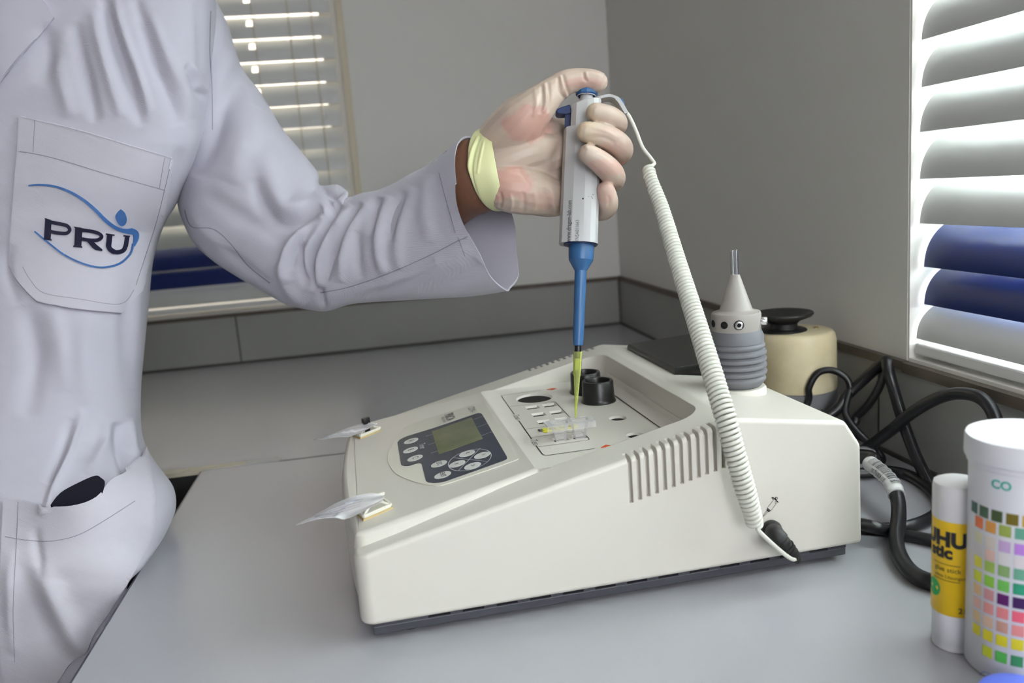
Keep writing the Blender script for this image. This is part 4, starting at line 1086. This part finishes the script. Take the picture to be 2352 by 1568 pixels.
LET = [[(305, 800), (345, 812), (350, 822), (345, 945), (300, 935), (308, 812)], [(300, 935), (352, 945), (352, 953), (298, 946)]]
bowlP = thick(cr([(340, 824), (400, 838), (455, 850), (478, 880), (455, 905), (400, 905), (342, 892)], 5), 24)
LP_ = [[(500, 857), (555, 866), (560, 880), (553, 990), (505, 985), (510, 868)], [(500, 985), (560, 992), (558, 1001), (497, 995)]]
decal('embroidered_letter', [ebox(p) for p in LET]+[[k9(*q) for q in z] for z in quads(cr([(335, 826), (400, 838), (455, 852), (474, 880), (452, 903), (400, 902), (335, 890)], 5), 24)], .0013, M['enavy'], pocket, BP, .0013, 9)
decal('embroidered_letter', [ebox(p) for p in LP_]+[[k9(*q) for q in z] for z in quads(cr([(545, 880), (610, 888), (665, 902), (690, 925), (665, 948), (610, 950), (545, 940)], 5), 24)]+[ebox([(578, 944), (622, 948), (662, 985), (695, 1012), (694, 1023), (650, 1018), (628, 1003)])], .0013, M['enavy'], pocket, BP, .0013, 9)
decal('embroidered_letter', [[k9(*q) for q in z] for z in quads(cr([(745, 910), (740, 960), (738, 995), (760, 1022), (795, 1032), (835, 1020), (852, 990), (858, 960), (864, 920)], 5), [36]*10+[34]*8+[28]*23)[:40]]+[ebox([(720, 903), (778, 912), (776, 921), (718, 912)]), ebox([(838, 915), (882, 920), (880, 929), (838, 925)])], .0013, M['enavy'], pocket, BP, .0013, 9)
# lapel
decal('lapel', [[(-60, -60), (60, -60), (100, 0), (126, 42)]+cr([(124, 45), (90, 85), (50, 130), (0, 192), (-60, 262)], 4)], .0040, M['coat'], coat, BV, .0055, 14, hook=lambda x, y: .003*max(0, min(1, (120-x)/100)))
# lower pocket, gaping, with a dark pouch inside
def gape(x, y):
    t = max(0, min(1, (1330-y)/180)); s = math.exp(-((x-190)/100)**2); return .019*t*s
lp = cr([(10, 1150), (40, 1149), (80, 1160), (130, 1168), (182, 1166), (222, 1150), (250, 1118), (285, 1095), (318, 1050), (330, 1030)], 4)+cr([(330, 1032), (344, 1090), (352, 1160), (345, 1230), (300, 1320), (240, 1420), (180, 1500), (100, 1600), (40, 1600)], 4)[1:]+cr([(40, 1600), (8, 1550), (2, 1400), (5, 1250), (9, 1160)], 4)[1:]
lpo = decal('lower_pocket', [lp], .0032, M['coat_lit'], coat, BV, .0030, 12, hook=gape)
BL = make_bvh(ct, lpo)
sculpt(lpo.data, [([(45, 1290), (75, 1380), (115, 1470), (165, 1550)], 22, -.0024), ([(90, 1290), (125, 1380), (165, 1460), (200, 1510)], 22, .0060), ([(25, 1260), (22, 1380), (30, 1500)], 12, .003), ([(80, 1210), (85, 1260), (100, 1330)], 10, -.003), ([(340, 1060), (350, 1150), (345, 1230)], 8, .002), ([(110, 1330), (170, 1420), (200, 1500)], 20, .003)])
BL = make_bvh(ct, lpo)
decal('stitching', quads(cr([(12, 1232), (60, 1240), (120, 1242), (180, 1228), (240, 1195), (310, 1150)], 6), 1.8), .0004, M['thread'], coat, BL, .0004, 9)
decal('stitching', quads(cr([(42, 1152), (38, 1240), (30, 1400), (34, 1520)], 6), 1.5), .0004, M['thread'], coat, BL, .0004, 9)
stitch('stitching', [[(484, 25), (482, 120), (487, 200), (488, 298)]], 1.8, BA)
stitch('stitching', [[(424, 482), (440, 520), (490, 526), (530, 560), (570, 610), (620, 650)], [(735, 672), (790, 662), (860, 640), (930, 612), (1000, 580), (1040, 559), (1074, 543)]], 1.8, BS)
stitch('stitching', [[(1008, 396), (1022, 450), (1046, 535)], [(1052, 545), (1068, 588)], [(1050, 552), (1072, 547)]], 1.3, BS)
# pouch in the pocket: its own thing
pch = empty('phone_pouch', P(185, 1140, .712), 'dark navy pouch sticking out of the lower coat pocket', 'pouch')
bm = bmesh.new()
ol = cr([(112, 1165), (138, 1132), (180, 1108), (218, 1092), (232, 1097), (241, 1110), (228, 1150), (195, 1205), (140, 1230), (105, 1190)], 4)
hit = BV.ray_cast(C0, ray(185, 1130).normalized())[0]; Dp = depth(hit)-.0125
A = [bm.verts.new(P(x, y, Dp)) for x, y in ol]; B = [bm.verts.new(P(x, y, Dp+.011)) for x, y in ol]
bm.faces.new(A); bm.faces.new(B[::-1]); n_ = len(ol)
for i in range(n_): bm.faces.new((A[i], B[i], B[(i+1) % n_], A[(i+1) % n_]))
es = [e for e in bm.edges if e.calc_face_angle(0) > 1]
bmesh.ops.bevel(bm, geom=es, offset=.003, segments=3, affect='EDGES')
bm_obj('case', bm, M['pouch'], pch)

# ---- gloved hand
def chain(bm, pts, n=6, seg=18, flat=1.0):
    q = cr([tuple(P(x, y, D))+(r*D/F,) for x, y, D, r in pts], n)
    sweep(bm, [p[:3] for p in q], [p[3] for p in q], seg)
bm = bmesh.new()
chain(bm, [(1085, 395, .722, 60), (1120, 392, .718, 66), (1165, 388, .716, 66), (1215, 370, .717, 64), (1262, 352, .722, 56)])
chain(bm, [(1120, 352, .716, 46), (1160, 312, .705, 56), (1200, 275, .695, 58), (1228, 248, .691, 47), (1256, 222, .693, 37), (1280, 203, .697, 31), (1300, 190, .698, 29), (1325, 184, .699, 27), (1350, 184, .699, 26), (1371, 188, .699, 25)])
chain(bm, [(1140, 385, .708, 50), (1180, 365, .706, 50), (1225, 350, .706, 46), (1262, 345, .714, 38)])
chain(bm, [(1112, 425, .712, 42), (1140, 425, .706, 52), (1178, 434, .702, 55), (1218, 440, .705, 54), (1252, 448, .712, 46), (1280, 455, .720, 42)])
chain(bm, [(1180, 330, .716, 50), (1230, 315, .720, 52), (1275, 310, .728, 38), (1310, 300, .738, 30), (1345, 292, .742, 27)])
chain(bm, [(1200, 380, .718, 50), (1250, 370, .722, 50), (1290, 355, .732, 38), (1345, 342, .744, 30)])
chain(bm, [(1200, 420, .716, 50), (1250, 420, .722, 46), (1290, 405, .732, 38), (1345, 392, .744, 30)])
chain(bm, [(1210, 445, .712, 44), (1255, 458, .718, 40), (1290, 460, .728, 34), (1330, 452, .738, 28)])
# fingers: knuckle, first joint at the right, tip in front of the handle
chain(bm, [(1335, 290, .742, 28), (1375, 288, .741, 26), (1408, 290, .730, 25), (1419, 286, .713, 23), (1415, 276, .694, 23), (1398, 266, .681, 23.5), (1368, 258, .676, 22.5)], 7)
chain(bm, [(1340, 340, .744, 29), (1380, 348, .742, 28), (1416, 355, .730, 27), (1429, 346, .711, 26), (1420, 331, .691, 28), (1390, 314, .678, 28), (1347, 303, .672, 24.5)], 7)
chain(bm, [(1340, 392, .744, 29), (1375, 402, .742, 27), (1400, 416, .728, 26), (1411, 410, .708, 26), (1403, 395, .688, 28), (1381, 374, .675, 27), (1351, 353, .670, 23)], 7)
chain(bm, [(1325, 450, .738, 27), (1350, 470, .734, 24), (1378, 484, .722, 23), (1394, 478, .704, 23), (1396, 461, .692, 24), (1391, 438, .687, 22)], 7)
hand = bm_obj('glove', bm, None, None)
rm = hand.modifiers.new('r', 'REMESH'); rm.mode = 'VOXEL'; rm.voxel_size = .00085; rm.use_smooth_shade = True
sm = hand.modifiers.new('s', 'SMOOTH'); sm.factor = .5; sm.iterations = 5
me = evaluated(hand); hand.modifiers.clear(); hand.data = me
sculpt(me, [
    ([(1244, 195), (1246, 235), (1238, 262)], 5, -.0014), ([(1258, 186), (1262, 225), (1258, 260)], 4, -.0016), ([(1251, 190), (1254, 230), (1248, 260)], 4, .0012), ([(1282, 176), (1288, 208), (1300, 232)], 4, -.0022), ([(1292, 170), (1300, 198), (1310, 222)], 4, -.0016), ([(1287, 172), (1294, 205), (1304, 226)], 3.5, .0014),
    ([(1228, 200), (1232, 240), (1226, 270)], 5, .001), ([(1340, 165), (1342, 180), (1350, 188)], 3.5, -.0012), ([(1345, 163), (1348, 178)], 3, .0008),
    ([(1148, 478), (1152, 460), (1148, 440)], 4, -.0014), ([(1172, 486), (1176, 465), (1172, 445)], 4, .0010), ([(1200, 492), (1205, 468), (1202, 440)], 5, -.0012), ([(1225, 496), (1232, 470), (1224, 430)], 6, .0012), ([(1262, 500), (1262, 470), (1250, 430)], 7, -.0018), ([(1278, 504), (1272, 470), (1264, 420)], 6, .0012),
    ([(1160, 395), (1190, 388), (1215, 390)], 3.5, .0006), ([(1190, 388), (1220, 430)], 4, -.0006), ([(1345, 290), (1390, 300), (1425, 320)], 4, .0008), ([(1345, 318), (1385, 316), (1415, 330)], 5, -.0008), ([(1362, 350), (1392, 352), (1408, 372)], 5, -.0007), ([(1342, 338), (1352, 340)], 4, .0012),
    ([(1395, 448), (1400, 462), (1396, 478)], 4, -.0008), ([(1290, 330), (1278, 360), (1275, 400)], 10, -.002)])
vc = me.color_attributes.new('tone', 'FLOAT_COLOR', 'POINT')
base_c = (.53, .42, .345); pink = (.54, .32, .265); yel = (.60, .50, .33)
blob = [((1215, 285), 62, 45, .9), ((1165, 420), 70, 42, .9), ((1240, 460), 40, 22, .45), ((1345, 190), 45, 14, .6), ((1400, 305), 50, 12, .25), ((1400, 385), 50, 20, .55), ((1410, 340), 40, 18, .3), ((1392, 440), 22, 30, .5)]
for i, v in enumerate(me.vertices):
    x, y = proj(v.co); n1 = noise.noise(v.co*90)*.9+noise.noise(v.co*260)*.35
    m_ = 0
    for (bx, by), rx, ry, a in blob:
        d = math.hypot((x-bx)/rx, (y-by)/ry)+n1*.28
        m_ = max(m_, a*max(0, min(1, (1.05-d)*5)))
    c = [base_c[k]*(1-m_)+pink[k]*m_ for k in range(3)]
    ty = max(0, min(1, (1385-x)/30)) if x > 1325 and y > 235 and y < 330 else 0
    c = [c[k]*(1-ty*.5)+yel[k]*ty*.5 for k in range(3)]
    s_ = 1+.05*n1
    vc.data[i].color = (c[0]*s_, c[1]*s_, c[2]*s_, 1)
for p in me.polygons: p.use_smooth = True
me.materials.clear(); me.materials.append(M['glove']); hand.parent = pe; hand.matrix_parent_inverse = pe.matrix_world.inverted()
hand['label'] = 'translucent latex glove with pink patches'
# rolled glove cuff
GR = cr([(1107, 298, 1138, 481, .716, .033, 44), (1106, 296, 1139, 483, .716, .0345, 40), (1112, 295, 1144, 484, .716, .035, 26), (1119, 296, 1152, 483, .715, .0345, 10), (1126, 299, 1160, 480, .714, .0325, 2)], 4)
vs = []; K = 96
for ux, uy, lx, ly, D, dd, k in GR:
    for i in range(K):
        a = 2*math.pi*i/K; c_, s_ = math.cos(a), math.sin(a)
        vs.append(P((ux+lx)/2+(ux-lx)/2*c_-k*s_, (uy+ly)/2+(uy-ly)/2*c_, D-dd*s_))
fs = []; n_ = len(GR)
for i in range(n_-1):
    for k in range(K): fs.append((i*K+k, i*K+(k+1) % K, (i+1)*K+(k+1) % K, (i+1)*K+k))
gc = mesh_obj('glove_cuff', vs, fs, None, None)
bm = bmesh.new(); bm.from_mesh(gc.data); bmesh.ops.recalc_face_normals(bm, faces=bm.faces); bm.to_mesh(gc.data); bm.free()
so = gc.modifiers.new('s', 'SOLIDIFY'); so.thickness = .0012; so.offset = 0
ss = gc.modifiers.new('u', 'SUBSURF'); ss.levels = 2; ss.render_levels = 2
me = evaluated(gc); gc.modifiers.clear(); gc.data = me
sculpt(me, [([(1104, 310), (1090, 350), (1084, 400), (1098, 450)], 3, -.0014), ([(1098, 312), (1082, 350), (1077, 400), (1090, 452)], 3.5, .0014), ([(1112, 320), (1103, 360), (1096, 400)], 3, .001)])
for p in me.polygons: p.use_smooth = True
me.materials.clear(); me.materials.append(M['gcuff']); gc.parent = pe; gc.matrix_parent_inverse = pe.matrix_world.inverted()
gc['label'] = 'pale yellow rolled glove cuff'
# forearm, arm and trunk: one skin surface under the coat
bm = bmesh.new()
chain(bm, [(1120, 398, .718, 70), (1098, 405, .718, 86), (1078, 412, .722, 84), (1030, 450, .738, 74), (960, 510, .758, 74), (850, 572, .79, 76), (740, 560, .825, 76), (640, 480, .85, 78), (540, 360, .868, 76), (440, 260, .885, 80), (330, 200, .885, 90), (200, 200, .885, 100), (60, 200, .89, 110)], 6, 32)
chain(bm, [(60, -420, .90, 110), (60, -300, .895, 130), (60, -60, .90, 150), (40, 300, .89, 170), (30, 800, .885, 170), (0, 1200, .885, 170), (-30, 1700, .885, 170)], 6, 32)
bd = bm_obj('body', bm, None, None)
rm = bd.modifiers.new('r', 'REMESH'); rm.mode = 'VOXEL'; rm.voxel_size = .004
me = evaluated(bd); bd.modifiers.clear(); bd.data = me
for p in me.polygons: p.use_smooth = True
me.materials.clear(); me.materials.append(M['skin']); bd.parent = pe; bd.matrix_parent_inverse = pe.matrix_world.inverted()
bm = bmesh.new()
for sx in (-.10, .08):
    sweep(bm, [V((-.95+sx, -.86, -.30)), V((-.95+sx, -.87, -.55)), V((-.95+sx, -.86, FZ+.05))], [.085, .065, .055], 24)
bm_obj('trousers', bm, M['trouser'], pe)
#PART5
# ------------------------------------------------------------------ vortex mixer behind the analyser
DV = .925
ctr = P(1832, 880, DV); vc0 = V((ctr.x, ctr.y, 0)); rV = .0415
def zat(yp):                       # height on the mixer axis seen at photo row yp
    a = proj(vc0); lo, hi = -.05, .25
    for _ in range(40):
        m_ = (lo+hi)/2
        if proj(vc0+V((0, 0, m_)))[1] > yp: lo = m_
        else: hi = m_
    return lo
zb_, zt_ = zat(887), zat(757)
vx = empty('vortex_mixer', vc0, 'round cream vortex mixer with black cup behind the grey bellows', 'mixer')
bm = bmesh.new(); lathe(bm, [(rV*.98, .002), (rV*1.0, .004), (rV*1.0, zb_-.001), (rV*.97, zb_)], vc0, seg=72); bm_obj('base', bm, M['vgrey'], vx)
bm = bmesh.new(); lathe(bm, [(rV*.985, zb_), (rV*.998, zb_+.002), (rV*.985, zt_-.010), (rV*.955, zt_-.004), (rV*.90, zt_-.001), (rV*.84, zt_), (rV*.5, zt_+.0005), (0, zt_+.0005)], vc0, seg=72); bm_obj('body', bm, M['vcream'], vx)
c2_ = vc0+(CR*-.0145)+V((0, 0, 0)); c2_.z = 0; zz = zt_
bm = bmesh.new(); lathe(bm, [(.0245, zz+.0002), (.0245, zz+.0015), (.0235, zz+.0022), (.0150, zz+.0030), (.0145, zz+.0085), (.0185, zz+.0120), (.0300, zz+.0165), (.0318, zz+.0190), (.0312, zz+.0205), (.0270, zz+.0200), (.0150, zz+.0150), (0, zz+.0140)], c2_, seg=72); bm_obj('cup_head', bm, M['rubber'], vx)
sc = vc0+CR*.021; sc.z = zz
bm = bmesh.new(); lathe(bm, [(.0030, 0), (.0030, .0012), (.0018, .0020), (0, .0022)], sc, seg=16); bm_obj('screw', bm, mat('brass', (.45, .36, .15), .35, metal=1), vx)

# ------------------------------------------------------------------ black cables
def cable(name, pts, r, label, group='black cables heaped beside the analyser', n=10):
    o = tube(name, pts, r, M['cable'], None, 14, n); tag(o, label, 'cable', group); return o
def G(x, y, z=.0052): return onz(x, y, z)
cable('mains_cable', [V((-.135, -.90, .008)), P(1900, 955, .865), P(1945, 908, .868), P(1990, 866, .858), P(2022, 838, .840), P(2036, 829, .832), P(2040, 850, .826), P(2056, 905, .820), P(2080, 985, .803), P(2105, 1050, .785), P(2132, 1105, .765), P(2160, 1160, .740), G(2190, 1200, .006)], .0056, 'thick black cable with a sharp top bend highest against the right splashback')
cable('mains_cable', [G(1970, 1045, .006), P(2005, 1018, .838), P(2050, 985, .808), P(2092, 950, .785), P(2140, 921, .758), P(2190, 904, .732), P(2240, 908, .708), P(2272, 932, .692), P(2290, 975, .680), P(2300, 1040, .675), G(2310, 1120, .006)], .0056, 'thick black cable arching behind the test strip tub')
cable('signal_cable', [V((-.10, -.90, .006)), P(1853, 930, .885), P(1858, 890, .88), P(1878, 857, .876), P(1910, 850, .872), P(1942, 866, .868), P(1952, 892, .866), P(1944, 925, .862), P(1943, 952, .858), P(1965, 985, .852), P(1998, 1018, .845), P(2024, 1046, .838), P(2024, 1060, .834), P(2005, 1050, .835), P(1985, 1030, .838), V((-.135, -.93, .02))], .0036, 'thinner black cable looping over beside the cream mixer', )
cable('signal_cable', [P(2032, 852, .843), P(2020, 888, .848), P(1997, 926, .858), P(1968, 955, .868), P(1940, 975, .872), V((-.11, -.86, .02))], .0042, 'black cable crossing down to the left behind the sharp bent cable')
cable('mains_cable', [V((-.15, -.965, .007)), G(1985, 1086, .0065), G(2030, 1080), G(2085, 1090), G(2130, 1118), G(2155, 1150), G(2150, 1180), G(2110, 1202), G(2060, 1212), G(2010, 1213), V((-.15, -1.10, .007))], .0052, 'black cable curving around on the counter right of the analyser')
cable('mains_cable', [V((-.15, -1.085, .007)), G(2000, 1208, .016), G(2050, 1222, .006), G(2100, 1232), G(2145, 1242), G(2200, 1262), G(2260, 1280)], .0050, 'black cable running straight on the counter to the yellow glue stick')
pc = empty('power_cord', G(2060, 1200), 'thick black power cord with a white barcode sleeve near the glue stick', 'cable')
Dl = .0062
pts = [V((-.15, -.955, .012)), G(1982, 1050, .034), G(2000, 1065, .034), G(2026, 1085, .032), G(2048, 1110, .028), G(2061, 1143, .021), G(2064, 1185, .014), G(2058, 1240, .009), G(2068, 1280, .0065), G(2095, 1315, .0062), G(2135, 1335, .0062), G(2190, 1345, .0062), G(2250, 1345, .0062)]
q = cr(pts, 12); bm = bmesh.new(); sweep(bm, q, .0060, 16); bm_obj('cord_body', bm, M['cable'], pc)
i0, i1 = 23, 59; qs = [V(p) for p in q[i0:i1]]
bm = bmesh.new(); sweep(bm, qs, [.0069+.0003*math.sin(i*1.3) for i in range(len(qs))], 18, caps='flat'); lb = bm_obj('sleeve_label', bm, M['labelw'], pc)
lb['label'] = 'white barcode sleeve'
bl = make_bvh(lb)
def on_label(t, s):
    i = max(0, min(len(qs)-2, int(t*(len(qs)-1)))); f_ = t*(len(qs)-1)-i; c_ = qs[i].lerp(qs[i+1], f_); T_ = (qs[i+1]-qs[i]).normalized()
    tc = (C0-c_).normalized(); tc = (tc-T_*tc.dot(T_)).normalized(); sd_ = T_.cross(tc).normalized()
    a = s; dirv = (tc*math.cos(a)+sd_*math.sin(a)).normalized(); return c_+dirv*.0074
bm = bmesh.new(); random.seed(5); t = .12
while t < .86:
    w_ = random.choice((.004, .004, .008, .012))
    A = [bm.verts.new(on_label(t, a)) for a in (-1.15, -.8, -.4, .05)]; B = [bm.verts.new(on_label(t+w_, a)) for a in (-1.15, -.8, -.4, .05)]
    for i in range(3): bm.faces.new((A[i], A[i+1], B[i+1], B[i]))
    t += w_+random.choice((.008, .012, .018))
bm_obj('barcode', bm, M['ink'], lb, smooth=False)
text_obj('label_text', '1001736082A 1510', .0062, lambda x, y, z=0: on_label(.48+x/.105, .45-y/.0072*-1.0 if False else .62+y/.0074*-1), M['ink'], lb, sx=.95)

# ------------------------------------------------------------------ glue stick
def wrap(c, r, ang0):
    """text plane wrapped on an upright cylinder, ang0 = direction angle of x=0 facing"""
    return lambda x, y, z=0: V((c.x+math.cos(ang0+x/r)*(r+.0002+z), c.y+math.sin(ang0+x/r)*(r+.0002+z), y))
gp = onz(2192, 1503); toc = V((C0.x-gp.x, C0.y-gp.y, 0)).normalized(); gr = .0137; gc0 = gp-toc*gr; gc0.z = 0
A0 = math.atan2(toc.y, toc.x)
gl = empty('glue_stick', gc0, 'yellow and white glue stick standing beside the test strip tub', 'glue stick')
bm = bmesh.new(); lathe(bm, [(gr*.90, .0003), (gr*.94, .0008), (gr*.94, .006), (gr*.97, .0065), (gr*.97, .0290)], gc0, seg=64); bm_obj('twist_base', bm, M['white'], gl)
bm = bmesh.new(); lathe(bm, [(gr*.985, .0245), (gr, .0248), (gr, .0850), (gr*.985, .0852)], gc0, seg=64); tb_ = bm_obj('printed_tube', bm, M['gyel'], gl)
bm = bmesh.new(); lathe(bm, [(gr*.995, .0850), (gr*1.01, .0855), (gr*1.01, .1045), (gr*.97, .1068), (gr*.88, .1074), (0, .1076)], gc0, seg=64); bm_obj('cap', bm, M['gcap'], gl)
fw = wrap(gc0, gr, A0)
def curved_text(s, size, x0, y0, m, par, fwf, bold=0.0, sx=1.0, align='LEFT'):
    text_obj('label_text', s, size, lambda x, y, z=0: fwf(x0+x, y0+y), m, par, bold=bold, sx=sx, align=align, sub=.004)
curved_text('UHU', .0128, -.0215, .0735, M['ink'], tb_, fw, .0007, 1.0)
curved_text('UHU', .0128, .0080, .0735, M['ink'], tb_, fw, .0007, 1.0)
curved_text('stic', .0105, -.0165, .0652, M['ink'], tb_, fw, .0005)
curved_text('glue stick', .0042, -.013, .0545, M['ink'], tb_, fw)
curved_text('ohne Lösungsmittel', .0030, -.013, .0500, M['ink'], tb_, fw)
curved_text('21gE', .0050, .0015, .0290, M['ink'], tb_, fw, .0001)
curved_text('e', .0080, .0080, .0340, M['ink'], tb_, fw, .0002)
bm = bmesh.new()
for y0 in (.0578, .0475):
    A = [bm.verts.new(fw(-.014+.0018*i, y0-.0002)) for i in range(10)]; B = [bm.verts.new(fw(-.014+.0018*i, y0+.0002)) for i in range(10)]
    for i in range(9): bm.faces.new((A[i], A[i+1], B[i+1], B[i]))
bm_obj('label_lines', bm, M['ink'], tb_, smooth=False)
bm = bmesh.new(); c_ = bm.verts.new(fw(-.0140, .0405)); rg = [bm.verts.new(fw(-.0140+.0052*math.cos(a*math.pi/12), .0405+.0058*math.sin(a*math.pi/12))) for a in range(24)]
for i in range(24): bm.faces.new((c_, rg[i], rg[(i+1) % 24]))
bm_obj('leaf_mark', bm, M['green'], tb_, smooth=False)

# ------------------------------------------------------------------ test strip tub
bl0 = onz(2228, 1530); br = .0285; bc0 = bl0+V((CR.x, CR.y, 0)).normalized()*br; bc0.z = 0
toc = V((C0.x-bc0.x, C0.y-bc0.y, 0)).normalized(); B0 = math.atan2(toc.y, toc.x)
HB = .1425
tu = empty('test_strip_tub', bc0, 'white test strip tub with rows of coloured reference squares at the right edge', 'tub')
bm = bmesh.new(); lathe(bm, [(br*.97, .0003), (br, .0015), (br, HB-.020), (br*1.0, HB-.006), (br*.96, HB-.005)], bc0, seg=96); tbd = bm_obj('tub_body', bm, M['white'], tu)
bm = bmesh.new(); lathe(bm, [(br*1.0, HB-.0165), (br*1.035, HB-.016), (br*1.04, HB-.0135), (br*1.080, HB-.0128), (br*1.09, HB-.0115), (br*1.085, HB-.0015), (br*1.06, HB), (br*1.01, HB-.0002), (br*.97, HB-.0012), (0, HB-.0012)], bc0, seg=96); bm_obj('cap', bm, M['white'], tu)
fb = wrap(bc0, br, B0)
chart = [  # photo row, colours left to right
    (1148, [(.05, .14, .11), (.05, .12, .06), (.06, .10, .03), (.18, .14, .01), (.55, .33, .02), (.6, .3, .02)]),
    (1176, [(.80, .18, .05), (.68, .30, .05), (.33, .42, .08), (.13, .38, .27), (.1, .3, .3), (.1, .2, .3)]),
    (1210, [(.76, .74, .52), (.74, .66, .58), (.58, .40, .66), (.48, .22, .68), (.4, .2, .6), (.3, .1, .5)]),
    (1238, [(.74, .70, .68), (.80, .55, .46), (.77, .74, .74), (.76, .7, .72), (.7, .6, .7), (.7, .6, .7)]),
    (1264, [(.78, .72, .06), (.36, .52, .09), (.26, .42, .15), (.15, .40, .27), (.1, .35, .3), (.1, .3, .3)]),
    (1296, [(.66, .70, .04), (.28, .60, .05), (.16, .52, .09), (.02, .30, .16), (.02, .25, .2), (.02, .2, .2)]),
    (1326, [(.80, .54, .30), (.68, .32, .32), (.12, .01, .14), (.05, .01, .10), (.05, .01, .1), (.05, .01, .1)]),
    (1356, [(.80, .50, .42), (.78, .32, .28), (.78, .24, .24), (.80, .12, .18), (.8, .1, .1), (.7, .1, .1)]),
    (1386, [(.78, .58, .32), (.76, .52, .36), (.62, .34, .25), (.78, .28, .26), (.7, .2, .2), (.7, .2, .2)]),
    (1416, [(.76, .66, .02), (.76, .66, .02), (.74, .65, .02), (.74, .64, .02), (.7, .6, .02), (.6, .5, .02)]),
    (1452, [None, (.60, .66, .03), (.10, .52, .10), (.05, .28, .12), (.05, .2, .2), (.05, .2, .2)])]
def zrow(yp):
    # left part of the tub: photo row to height on the near left face
    lo, hi = 0., .15; p0 = fb(-.035, 0)
    for _ in range(40):
        m_ = (lo+hi)/2
        if proj(V((p0.x, p0.y, m_)))[1] > yp: lo = m_
        else: hi = m_
    return lo
cols_m = {}
for yp, cl in chart:
    z0 = zrow(yp+6); 
    for j, c_ in enumerate(cl+cl[:2][::-1]):
        if c_ is None: continue
        key = tuple(c_)
        if key not in cols_m: cols_m[key] = mat('chart_colour', c_, .5)
        x0 = -.0240+j*.0078-(.0045 if yp == 1148 else 0); hh = .0033; ww = .0030
        bm = bmesh.new(); g_ = [[bm.verts.new(fb(x0+ww*(2*a/4-1), z0+hh*b, .0)) for a in range(5)] for b in (-1, 1)]
        for a in range(4): bm.faces.new((g_[0][a], g_[0][a+1], g_[1][a+1], g_[1][a]))
        bm_obj('reference_square', bm, cols_m[key], tbd, smooth=False)
curved_text('CO', .0070, -.0165, zrow(1085), mat('teal_print', (.05, .45, .38), .5), tbd, fb, .0002)
bm = bmesh.new()
for a in range(24):
    p0 = [fb(-.0150+r_*math.cos(a*math.pi/12+d), zrow(1518)+.8*r_*math.sin(a*math.pi/12+d)) for r_ in (.0046, .0051) for d in (0, math.pi/12)]
    bm.faces.new([bm.verts.new(p0[0]), bm.verts.new(p0[1]), bm.verts.new(p0[3]), bm.verts.new(p0[2])])
bm_obj('round_mark', bm, mat('pale_blue_print', (.3, .36, .66), .5), tbd, smooth=False)

# blue cap in the corner, nearest the camera
bb0 = P(2345, 1592, .44); bbc = V((bb0.x, bb0.y, 0)); hb = max(.006, bb0.z)
bcp = empty('blue_cap', bbc, 'periwinkle blue round cap at the lower right corner before the tub', 'cap')
rb = .0205
bm = bmesh.new(); lathe(bm, [(rb, .0002), (rb, hb-.002), (rb*.96, hb-.0005), (rb*.9, hb), (0, hb)], bbc, seg=64); bm_obj('cap_body', bm, M['bcap'], bcp)
